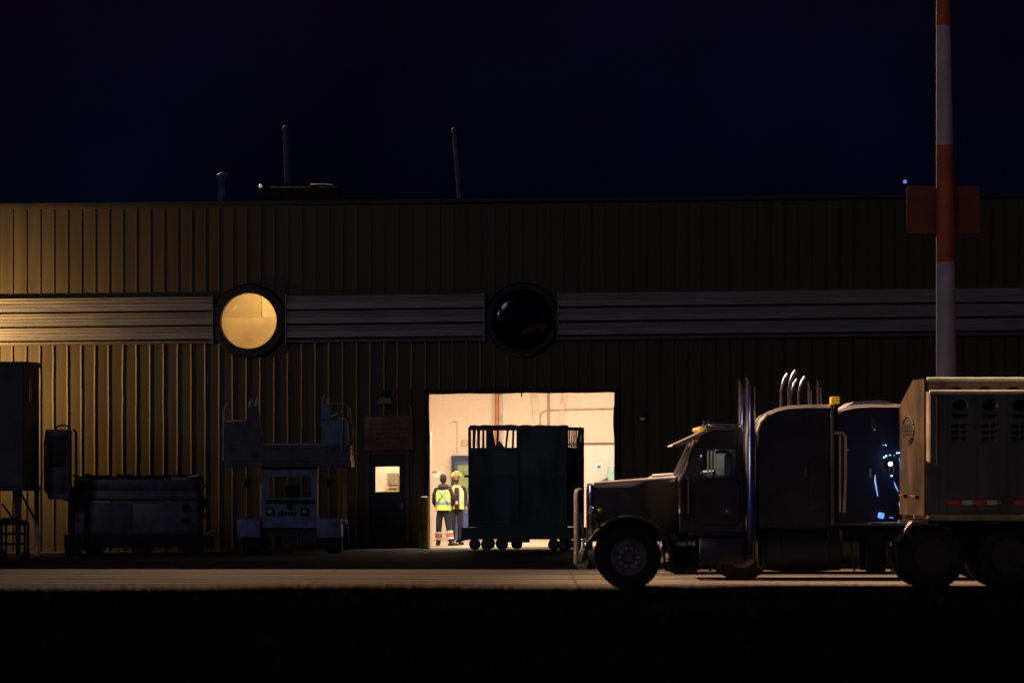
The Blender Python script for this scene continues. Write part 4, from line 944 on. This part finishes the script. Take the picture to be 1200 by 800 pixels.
    # roof
    mb = MB(); mb.prism([(X(872), Z(506.5)), (X(869), Z(503.5)), (X(834), Z(503.5)), (X(826), Z(506)), (X(819), Z(512)), (X(817), Z(518)), (X(822), Z(517)), (X(872), Z(510))], .231, W-.231); mb.box(X(870), X(872)-.002, .231, W-.231, sill, Z(509)); mb.box(X(797), X(870), .231, W-.231, sill, sill+.05); mb.box(X(797), X(800), .231, W-.231, sill+.05, Z(563))
    mb.build('cab_roof', paint, t)
    # visor
    mb = MB(); mb.prism([(X(788), Z(522.5)), (X(789), Z(521)), (X(822), Z(506)), (X(827), Z(505)), (X(822), Z(508))], .26, W-.26); mb.prism([(X(788), Z(522.5)), (X(800), Z(522)), (X(828), Z(506)), (X(822), Z(506))], .255, .265); mb.build('sun_visor', mat('visor_steel', (.50, .42, .38), .35, .6), t, smooth=False)
    # roof lights, horns
    for k in range(5):
        y = .35 + k*(W-.7)/4; mb = MB(); mb.ball((X(822), y, Z(502.5)), .055, 1.1, .9, .8); mb.build('roof_marker_light', AMBER if k == 0 else mat('amber_off', (.45, .2, .03), .3), t)
    for y in (.6, W-.6):
        mb = MB(); mb.tube([(X(829), y, Z(497)), (X(836), y, Z(499)), (X(860), y, Z(500))], [.09, .035, .02], 14); mb.cyl((X(860), y, Z(500)), (X(866), y, Z(500)), .05); mb.box(X(852), X(855), y-.01, y+.01, Z(504), Z(500)); mb.build('air_horn', CHROME, t)
    mb = MB(); mb.tube([(X(830), .25, Z(504)), (X(828), .25, Z(496)), (X(833), .25, Z(495)), (X(870), .25, Z(497)), (X(871), .25, Z(504))], .018, 8); mb.tube([(X(834), .22, Z(502)), (X(870), .22, Z(502))], .025, 8); mb.build('roof_rail', CHROME, t)
    # mirrors
    for y in (-.12, W+.12):
        yb = .2 if y < 1 else W-.2
        mb = MB(); mb.tube([(X(822), yb, Z(528)), (X(822), y, Z(530)), (X(822), y, Z(560)), (X(822), yb, Z(562))], .012, 8); m_ = mb.build('mirror_bracket', CHROME, t)
        mb = MB(); mb.box(X(820), X(823), y-.08, y+.08, Z(553), Z(532), bev=.015); mb.build('mirror', CHROME, m_)
    # interior
    mb = MB(); mb.box(X(852), X(860), .5, 1.0, 1.2, Z(530), bev=.05); mb.box(X(838), X(858), .5, 1.0, 1.2, 1.45, bev=.05); mb.build('seat', mat('grey_seat', (.4, .4, .36), .7), t)
    mb = MB(); mb.tube([(X(838)+.03*math.sin(a), .75+.2*math.cos(a), 1.82+.16*math.sin(a)) for a in [2*math.pi*k/16 for k in range(17)]], .015, 6); mb.build('steering_wheel', BLACK, t)
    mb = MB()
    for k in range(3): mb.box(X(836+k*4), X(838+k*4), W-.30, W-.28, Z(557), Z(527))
    mb.box(X(846), X(862), W-.34, W-.3, Z(556), Z(530), bev=.05); mb.build('lit_window_shapes', mat('pale_lit_shapes', (.8, .78, .7), .5), t)  # pale shapes stand in for lit surroundings seen through the window
    # stacks
    sx = X(880)
    for y in (.08, W-.08):
        mb = MB(); wtop = 2.72
        if curved:
            pts = [(sx, y, .75), (sx, y, 2.7), (sx, y, stack_top-.34), (sx+.02, y, stack_top-.22), (sx+.06, y, stack_top-.10), (sx+.12, y, stack_top)]
            mb.tube(pts, [.055, .04, .034, .034, .033, .03], 16)
        else:
            mb.tube([(sx, y, .5), (sx, y, .78), (sx, y, .80), (sx, y, 2.55), (sx, y, 2.6), (sx-.005, y, stack_top-.18)], [q_*thin for q_ in (.075, .08, .105, .105, .082, .078)], 20, caps=False)
            # mitred tip
            bm = mb.bm; rg = []
            for zt in (0, 1):
                rg.append([bm.verts.new((sx-.005+thin*.078*math.cos(2*math.pi*k/20), y+thin*.078*math.sin(2*math.pi*k/20), (stack_top-.18) if not zt else stack_top-.16-.16*math.cos(2*math.pi*k/20)*.99)) for k in range(20)])
            for k in range(20): bm.faces.new((rg[0][k], rg[0][(k+1) % 20], rg[1][(k+1) % 20], rg[1][k]))
        mb.build('exhaust_stack', STACKM, t)
        mb = MB(); mb.box(sx-.12, sx+.10, y-.01+.1*(1 if y < 1 else -1), y+.01+.1*(1 if y < 1 else -1), 1.3, 1.36); mb.build('stack_bracket', DKSTEEL, t)
        mb = MB(); mb.tube([(sx, y, .6), (sx-.1, y+(.2 if y < 1 else -.2), .5), (sx-.4, y+(.4 if y < 1 else -.4), .5)], .06, 10); mb.build('exhaust_elbow', DKSTEEL, t)
    # sleeper
    x0, x1 = X(888), X(974)+sl_extra
    zt = Z(475)+ (.10 if v == 2 else 0)
    sect = [(x0, Z(620)), (x1, Z(620)), (x1, zt), (X(945), zt), (X(925), zt-.015), (X(910), zt-.06), (X(899), zt-.14), (X(892), zt-.26), (x0, zt-.42)]
    mb = MB(); bm = mb.bm
    ys = [(.10, .93, .0), (.13, .985, .0), (.20, 1, .0), (W-.20, 1, 0), (W-.13, .985, 0), (W-.10, .93, 0)]
    rings = []
    cz_ = 2.0; cxx = (x0+x1)/2
    for y, s__, _ in ys:
        k_ = {.93: .045, .985: .012, 1: 0}[s__]
        rings.append([bm.verts.new((a + (k_ if a < cxx else -k_ if a > x1-.01 else 0), y, b - (k_ if b > 2 else -k_))) for a, b in sect])
    for a, b in zip(rings, rings[1:]):
        for k in range(len(sect)): bm.faces.new((a[k], a[(k+1) % len(sect)], b[(k+1) % len(sect)], b[k]))
    bm.faces.new(rings[0]); bm.faces.new(rings[-1][::-1])
    slp = mb.build('sleeper', paint, t, wn=True)
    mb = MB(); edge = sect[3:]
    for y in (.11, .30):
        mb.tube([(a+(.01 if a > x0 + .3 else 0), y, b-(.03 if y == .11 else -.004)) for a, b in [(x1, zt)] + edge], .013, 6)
    mb.build('roof_edge_highlight', mat('lit_edge_and_rail', (.9, .78, .68), .4, 0), slp)  # pale tubes carry the lit roof edge in their colour
    mb = MB(); mb.tube([(a, .095, b) for a, b in rrect(X(948), X(969), Z(600), Z(540), .06)] + [(X(969), .095, Z(560))], .006, 5); mb.build('luggage_door_seam', DKSTEEL, slp)
    mb = MB(); mb.box(X(943), X(946), .085, .1, Z(560), Z(548)); mb.build('side_latch', STEEL, slp)
    mb = MB(); mb.box(X(946), X(950), .085, .1, Z(498), Z(484), bev=.004); mb.build('side_vent', mat('vent_blue', (.05, .06, .12), .4), slp)
    if v == 2:
        mb = MB(); mb.prism([(X(905), zt-.10), (X(925), zt+.06), (X(955), zt+.09), (X(965), zt+.08), (x1, zt-.001), (X(930), zt-.001)], .3, W-.3); mb.build('roof_fairing', mat('pale_fairing', (.45, .38, .42), .4), slp)
    # rear extenders / rack
    mb = MB()
    for y in (.12, W-.2): mb.box(x1, x1+.06, y, y+.08, 1.05, zt-.06, bev=.01)
    mb.box(x1, x1+.04, .2, W-.2, 1.05, 2.5); mb.build('rear_rack', mat('rack_steel', (.34, .27, .2), .4, .7), t)
    if v != 2:
        mb = MB(); mb.tube([(x1+.05, .06, Z(507)), (x1+.19, .05, Z(507)), (x1+.24, .05, Z(511)), (x1+.24, .05, Z(560)), (x1+.22, .05, Z(600))], .022, 8); mb.tube([(x1+.15, .05, Z(510)), (x1+.15, .05, Z(600))], .014, 8); mb.tube([(x1+.24, .05, Z(527)), (x1+.3, .05, Z(527))], .01, 6); mb.build('grab_rail', MATS['lit_edge_and_rail'], t)
        mb = MB(); mb.box(x1+.0, x1+.05, .22, .3, Z(474), Z(466)); mb.box(x1-.0, x1+.15, .13, .33, Z(473), Z(464.5), bev=.02); l_ = mb.build('beacon_lamp', AMBER if v == 0 else MATS['amber_off'], t)
        mb = MB(); mb.box(x1+.06, x1+.13, .18, .26, 1.1, Z(473), bev=.01); mb.build('beacon_post', BLACK, t)
    # chassis
    mb = MB(); L1 = X(1235)
    for y in (.75, W-.75): mb.box(X(692), L1, y-.04, y+.04, .78, 1.04)
    for q in (720, 800, 900, 1000, 1060, 1140, 1225): mb.box(X(q), X(q)+.1, .79, W-.79, .82, 1.0)
    for q in (1060, 1130, 1160): mb.box(X(q), X(q)+.15, .7, W-.7, .5, .78)
    mb.build('frame_rail', BLACK, t, smooth=False)
    mb = MB(); mb.box(X(1023), X(1075), .5, W-.5, 1.045, 1.09); mb.box(X(985), X(1023), .6, W-.6, 1.05, 1.07); mb.build('catwalk', STEEL, t)
    mb = MB(); mb.lathe((X(1130), W/2, 1.05), [(.5, 0), (.5, .1), (.2, .12)], 28, 'z'); mb.build('fifth_wheel', BLACK, t)
    # tanks, boxes, steps
    for y in (.36, W-.36):
        mb = MB(); r_ = .345; mb.lathe((X(896), y, Z(644)), [(.0, 0), (r_*.9, 0), (r_, .04), (r_, X(988)-X(896)-.04), (r_*.9, X(988)-X(896)), (0.0, X(988)-X(896))], 36, 'x'); f_ = mb.build('fuel_tank', mat('polished_tank', (.03, .03, .035), .55, .2), t)
        mb = MB()
        for q in (912, 968): mb.lathe((X(q), y, Z(644)), [(r_+.004, 0), (r_+.01, .01), (r_+.01, .05), (r_+.004, .06)], 36, 'x')
        mb.cyl((X(957), y-.1, Z(622)), (X(957), y-.1, Z(617)), .05); mb.build('tank_strap', DKSTEEL, f_)
        mb = MB(); a_ = .08 if y < 1 else W-.55; mb.box(X(820), X(872), a_, a_+.47, Z(662), Z(631), bev=.02); mb.box(X(822), X(870), a_-.01 if y < 1 else a_+.47, a_ if y < 1 else a_+.48, Z(634), Z(632)); mb.build('battery_box', mat('box_steel', (.07, .07, .08), .4, .5), t)
        mb = MB(); mb.box(X(808), X(890), a_+.05, a_+.4, Z(628), Z(624), bev=.01); mb.build('step', DKSTEEL, t)
    # under-body hoses and brackets
    for q in (778, 786, 830, 846, 1000, 1030, 1044, 1052):
        mb = MB(); mb.tube([(X(q), .5, .8), (X(q)+.03, .45, .42), (X(q)+.06, .5, .3)], .022, 7); mb.build('air_hose', RUBH, t)
    for a_, b_ in ((.3, .7), (W-.7, W-.3)): mb = MB(); mb.box(X(1018), X(1040), a_, b_, .28, .9, bev=.03); mb.build('tool_box', BLACK, t)
    mb = MB(); mb.box(X(790), X(830), .9, 1.6, .33, .7, bev=.05); mb.build('oil_pan', BLACK, t)
    mb = MB(); mb.tube([(X(905), .5, .33), (X(940), .6, .29), (X(985), .5, .34)], .03, 8); mb.build('exhaust_pipe', BLACK, t)
    # drive wheels
    for q in (1094, 1184):
        for yy, fl in ((.06, 1), (W-.06, -1)):
            keep = XF
            if fl < 0: XF = XF @ Matrix.Translation((0, W, 0)) @ Matrix.Scale(-1, 4, (0, 1, 0))
            wheel((X(q), .06, .53), .53, t, front=False, wd=.58); XF = keep
    mb = MB(); mb.cyl((X(1094), .4, .53), (X(1094), W-.4, .53), .12); mb.cyl((X(1184), .4, .53), (X(1184), W-.4, .53), .12); mb.cyl((wx, .3, .48), (wx, W-.3, .48), .07); mb.build('axle', BLACK, t)
    for y0, y1 in ((.05, .62), (W-.62, W-.05)):
        mb = MB(); mb.tube([(X(1052), y0, Z(633)), (X(1070), y0, Z(613)), (X(1086), y0, Z(612))], .02, 6); mb.prism([(X(1052), Z(633)), (X(1070), Z(613)), (X(1086), Z(612)), (X(1086), Z(610.5)), (X(1069), Z(611)), (X(1051), Z(632))], y0, y1); mb.build('quarter_fender', mat('fender_steel', (.28, .25, .24), .35, .8), t, smooth=False)
    XF = Matrix.Identity(4)
    return t
truck(70.4, 0, 'black long-nosed semi tractor nearest the camera with tall exhaust stacks', PAINT1, 0)
truck(76.1, 1.55, 'navy semi tractor with pale roof fairing, between the black sleeper and brown trailer nose', PAINT2, 2, stack_top=3.62, curved=False, thin=.6, wheel_dx=.62, sl_extra=.16)
light('cab_window_fill', 'POINT', (PX(846, 71.8), 71.9, 2.45), 3.2, (1, .95, .8), shadow_soft_size=.08)  # unseen light added to brighten the cab window
t3 = truck(80.6, 1.30, 'violet semi tractor in the third row, its hood edge showing above the black hood', PAINT3, 1, stack_top=3.86, curved=True, lift=.0)
t4 = copy_tree(t3); t4.location = t3.location + Vector((.52, 5.0, 0))
t4['label'] = 'furthest semi tractor, mostly hidden, its curved stacks rising above the black sleeper roof'

# blue-white lamp reflections built as glowing LED parts on the navy truck
D = 76.0
LED = mat('blue_white_glint', (.6, .8, 1), .3, emit=(.25, .55, 1), es=4)
GLINT_CORE = mat('bright_lamp_glint', (.6, .8, 1), .3, emit=(.55, .78, 1), es=30)
GLINT_DIM = mat('dim_blue_glint', (.3, .5, 1), .3, emit=(.12, .38, 1), es=1.0)
t = thing('lamp_glint', 'glaring blue-white lamp reflection on the side of the navy sleeper, built as a glowing bulb', 'lamp', (X_(1043.6), D, Z_(543)))
mb = MB(); mb.lathe((X_(1043.6), D-.02, Z_(543.3)), [(.045, 0), (.055, .03), (.05, .12)], 20); mb.build('housing', CHROME, t)  # housing and bulb added to carry the starburst reflection
mb = MB(); mb.ball((X_(1043.6), D-.03, Z_(543.3)), .028, 1, .5, 1); mb.build('bulb', GLINT_CORE, t)
mb = MB(); mb.tube([(X_(1044.8+2.6*math.cos(R(a))), D, Z_(551.5+6*math.sin(R(a)))) for a in range(0, 361, 30)], .006, 6); mb.build('glint_ring', CHROME, t)
t = thing('glint_set', 'tiny blue-white reflections on the navy sleeper, built as glowing dots and streaks', 'reflections', (X_(1040), D, Z_(604)))
for a, b, r_ in ((1036, 535.5, .02), (1038.5, 534, .022), (1043, 533, .014), (1048, 533.4, .01), (1051.5, 530.5, .018), (1054, 530.3, .02), (1035, 521, .013), (1038, 521.3, .014), (1025, 503.3, .013), (1044.8, 557.3, .022)):
    mb = MB(); mb.ball((X_(a), D, Z_(b)), r_*.7, 1.3, .5, .8, 10); mb.build('glint_dot', LED if r_ > .013 else GLINT_DIM, t)
for pts in (((1025.7, 556), (1025.5, 563), (1026.8, 570), (1028.6, 581)), ((1047.8, 564.5), (1050, 570), (1052.6, 575.5)), ((1053.6, 537), (1054.8, 542)), ((1054, 588), (1054, 593)), ((1042, 606), (1047, 606.5))):
    mb = MB(); mb.tube([(X_(a), D, Z_(b)) for a, b in pts], [.004] + [.011]*(len(pts)-2) + [.006], 8); mb.build('glint_streak', GLINT_DIM, t)
mb = MB(); mb.box(X_(1029), X_(1036), D-.03, D, Z_(607), Z_(600.5), bev=.02, rot=Matrix.Rotation(R(12), 4, 'Y')); mb.build('glint_patch', GLINT_DIM, t)
light('glint_light', 'POINT', (X_(1043.6), D-.12, Z_(543.3)), 1.2, (.4, .65, 1), shadow_soft_size=.03)  # point light added so parts around the reflection pick up blue

# ------------------------------------------------------------------ livestock trailers
def trailer(D, px0, zt, zb, label, nose, paint, tape=True, holes0=None, yoff=0):
    global XF
    s_ = sc(D); x0 = PX(px0, D); L = 13.5; W = 2.55
    t = thing('livestock_trailer', label, 'trailer', (x0+L/2, D+W/2, 0), 'livestock trailers behind the tractors')
    cols = []; hx = x0 + .42; pit = .493
    while hx < x0 + L - .5: cols.append(hx); hx += pit
    xs = x0 + (.06 if nose else .62)
    def side(y0, y1, xa):
        H = []
        for c in cols:
            if c < xa + .15: continue
            H.append(circ(c+.13, zt-.22, .125, 20, .09))
            H.append(rrect(c, c+.26, zt-.43, zt-.37, .025, 3))
            for r_ in range(3):
                for q in (0, 1): H.append(rrect(c+q*.15-.01, c+q*.15+.115, zt-.60-r_*.105, zt-.53-r_*.105, .03, 3))
        return plate('side_wall', [(xa, zb), (x0+L, zb), (x0+L, zt-.02), (xa, zt-.02)], H, y0, y1, paint, t)
    sd = side(D, D+.03, x0+.06); side(D+W-.03, D+W, xs)
    mb = MB()
    for c in cols:
        mb.box(c-.105, c-.085, D-.018, D, zb+.06, zt-.06); mb.box(c-.06, c-.05, D-.010, D, zb+.06, zt-.06)
        mb.tube([(c+.02, D-.012, zt-.335), (c+.0, D-.012, zt-.36), (c+.02, D-.014, zt-.365), (c+.24, D-.014, zt-.365), (c+.26, D-.012, zt-.34)], .008, 6)
    mb.box(x0+.16, x0+.19, D-.03, D, zb+.03, zt-.05)
    mb.build('side_rib', paint, sd, smooth=False)
    mb = MB(); mb.box(x0+.05, x0+L, D-.03, D+.05, zb-.08, zb+.02, bev=.01); mb.box(xs, x0+L, D+W-.05, D+W+.03, zb-.08, zb+.02, bev=.01); mb.build('bottom_rail', mat('yellow_lit_rail', (.34, .24, .10), .45, .3), t)  # yellow light along the underside is put into the rail colour
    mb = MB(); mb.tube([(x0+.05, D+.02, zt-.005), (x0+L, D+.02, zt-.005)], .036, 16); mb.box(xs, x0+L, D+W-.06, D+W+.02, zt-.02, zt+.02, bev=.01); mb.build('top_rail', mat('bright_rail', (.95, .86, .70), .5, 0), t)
    mb = MB(); taper = [(x0+.07, D+.09), (x0+L, D+.09), (x0+L, D+W-.06), (xs, D+W-.06)]; mb.prism(taper, zt-.015, zt+.005, axis='z'); mb.prism(taper, zb, zb+.05, axis='z'); mb.prism(taper, (zt+zb)/2, (zt+zb)/2+.04, axis='z'); mb.box(x0+L-.04, x0+L, D+.03, D+W-.03, zb, zt-.02); mb.build('floor', TRAILER, t, smooth=False)
    mb = MB()
    if nose:
        bm = mb.bm; xf = x0-.22
        def q(a): return bm.verts.new(a)
        zc = nose
        near = [(x0, D, zb), (x0, D, zt), (x0-.12, D+.75, zt), (xf, D+W-.3, zc), (xf, D+W-.3, zb)]
        A = [q(p) for p in near]; B = [q((p[0]+.06, p[1]+.02, p[2]-.0)) for p in near]
        bm.faces.new(A); bm.faces.new(B[::-1])
        for k in range(5): bm.faces.new((A[k], B[k], B[(k+1) % 5], A[(k+1) % 5]))
        mb.box(x0+.0, x0+.06, D+.03, D+W-.03, zb, zt-.03)
    else:
        n = 10; p = []
        for k in range(n+1): a = R(90*k/n); p.append((x0+.10-.10*math.sin(a), D+.10-.10*math.cos(a)))
        p = p + [(x0+.55, D+W-.03), (x0+.60, D+W-.03), (x0+.13, D+.14)]
        mb.prism(p + [(x0+.13, D+.03)], zb, zt, axis='z')
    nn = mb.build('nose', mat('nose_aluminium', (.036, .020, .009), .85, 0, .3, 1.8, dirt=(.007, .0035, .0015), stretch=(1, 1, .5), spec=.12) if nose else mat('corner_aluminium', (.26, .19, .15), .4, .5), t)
    if nose:      # round emblem on the nose
        XF = Matrix.Translation((x0-.10, D+1.05, 0)) @ Matrix.Rotation(math.atan2(-(W-.3), -.22) + R(180) - R(180), 4, 'Z')
        em = mat('emblem_paint', (.012, .008, .005), .6)
        def nrm(u, z): # point on nose face: u along it 0..1
            return (x0 - .22*u - .014, D + (W-.3)*u - .002, z)
        XF = Matrix.Identity(4)
        mb = MB(); uc, zc_ = .62, zt - .87
        mb.tube([nrm(uc + .24*math.cos(R(a)), zc_ + .25*math.sin(R(a))) for a in range(0, 361, 15)], .011, 6)
        for dz, h in ((.09, 3), (.02, 3), (-.05, 3)):
            u = uc-.23
            while u < uc+.2: mb.bar(nrm(u, zc_+dz), nrm(u+.05, zc_+dz), .03, .045); u += .075
        mb.tube([nrm(uc + .15*math.cos(R(a)), zc_ - .08 + .12*math.sin(R(a))) for a in range(200, 341, 20)], .012, 6)
        mb.build('emblem', em, nn)
        mb = MB(); mb.box(0, 0, 0, 0, 0, 0) if False else None
        for u, z in ((.75, zb+.35), (.28, zb+.34)): mb.bar(nrm(u-.08, z), nrm(u+.08, z), .14, .02)
        mb.build('nose_plate', mat('nose_plate_tan', (.10, .07, .045), .5), nn)
    if tape:
        z = PZ(588.5, D); hgt = .037
        xr = PX(1110, D); P_ = [(1110, 1127.5, 0), (1127.5, 1139.5, 1), (1139.5, 1157, 0), (1157, 1168.5, 1), (1168.5, 1174, 0)]
        for k in range(12):
            off = k*(78 if k == 0 else 78)/s_
            for a, b, c in P_[(0):]:
                if k > 0 and c == 0 and a == 1110: pass
                mb = MB(); mb.box(PX(a, D)+off, PX(b, D)+off-.002, D-.024, D-.020, z-hgt, z+hgt)
                if k < 3: mb.build('reflective_tape', mat('tape_white', (.60, .80, 1.0), .3) if c else mat('tape_red', (.75, .08, .03), .4), t)
        for k in range(0): pass
    # running gear
    for q_ in (x0+L-3.2, x0+L-1.9):
        for fl in (1, -1):
            keep = XF
            if fl < 0: XF = Matrix.Translation((0, 2*D+W, 0)) @ Matrix.Scale(-1, 4, (0, 1, 0))
            wheel((q_, D+.05, .53), .53, t, front=False, wd=.58); XF = keep
    mb = MB()
    for y in (D+.3, D+W-.4): mb.box(x0+L-8.3, x0+L-8.15, y, y+.12, .12, zb); mb.box(x0+L-8.4, x0+L-8.05, y-.05, y+.17, .05, .12)
    mb.box(x0+L-4, x0+L-1, D+.5, D+W-.5, .7, zb-.06); mb.build('running_gear', BLACK, t, smooth=False)
    return t
trailer(70.5, 1086, PZ(459, 70.5), PZ(604, 70.5), 'dark punched-side livestock trailer nearest the camera with red and white tape', None, TRAILER)
trailer(73.35, 1083, PZ(444, 73.35), PZ(604, 73.35), 'taller livestock trailer behind, with a brown-lit slanted nose and round emblem', PZ(475, 75.6), mat('trailer2_aluminium', (.24, .19, .15), .5, .3, .25, 2), tape=False)
# mudguard hoop between
# ------------------------------------------------------------------ striped mast with marker board
D = 92.0
t = thing('striped_mast', 'tall red and white banded mast with a square red board behind it', 'mast', (X_(1109), D, 0))
RED = mat('mast_red', (.50, .10, .04), .6, 0, .12, 2); WHT = mat('mast_white', (.50, .45, .49), .6, 0, .10, 2)
def mr(py): return (8.4 + 3.6*(py-0)/440)/sc(D)
def mx(py): return PX(1097 + mr(py)*sc(D), D)
bands = [(-400, -260, 0), (-260, -115, 1), (-115, 30, 0), (30, 170, 1), (170, 307, 0), (307, 446, 1), (446, 585, 0), (585, 652, 1)]
for a, b, c in bands:
    zb_ = Z_(b) if b < 650 else 0
    mb = MB(); mb.cyl((mx(b), D, zb_), (mx(a), D, Z_(a)), mr(b), mr(a), 32); mb.build('mast_section', WHT if c else RED, t)
mb = MB(); mb.box(X_(1064), X_(1150), D+.26, D+.30, Z_(273), Z_(217), bev=.01); mb.build('marker_board', mat('board_red', (.20, .05, .025), .7), t)
mb = MB()
for p in (228, 262): mb.box(X_(1103), X_(1113), D+.1, D+.26, Z_(p)-.03, Z_(p)+.03)
mb.build('board_bracket', DKSTEEL, t)
mb = MB(); mb.lathe((mx(640), D, 0), [(.5, 0), (.5, .15), (.3, .18)], 24, 'z'); mb.build('footing', CONC, t)
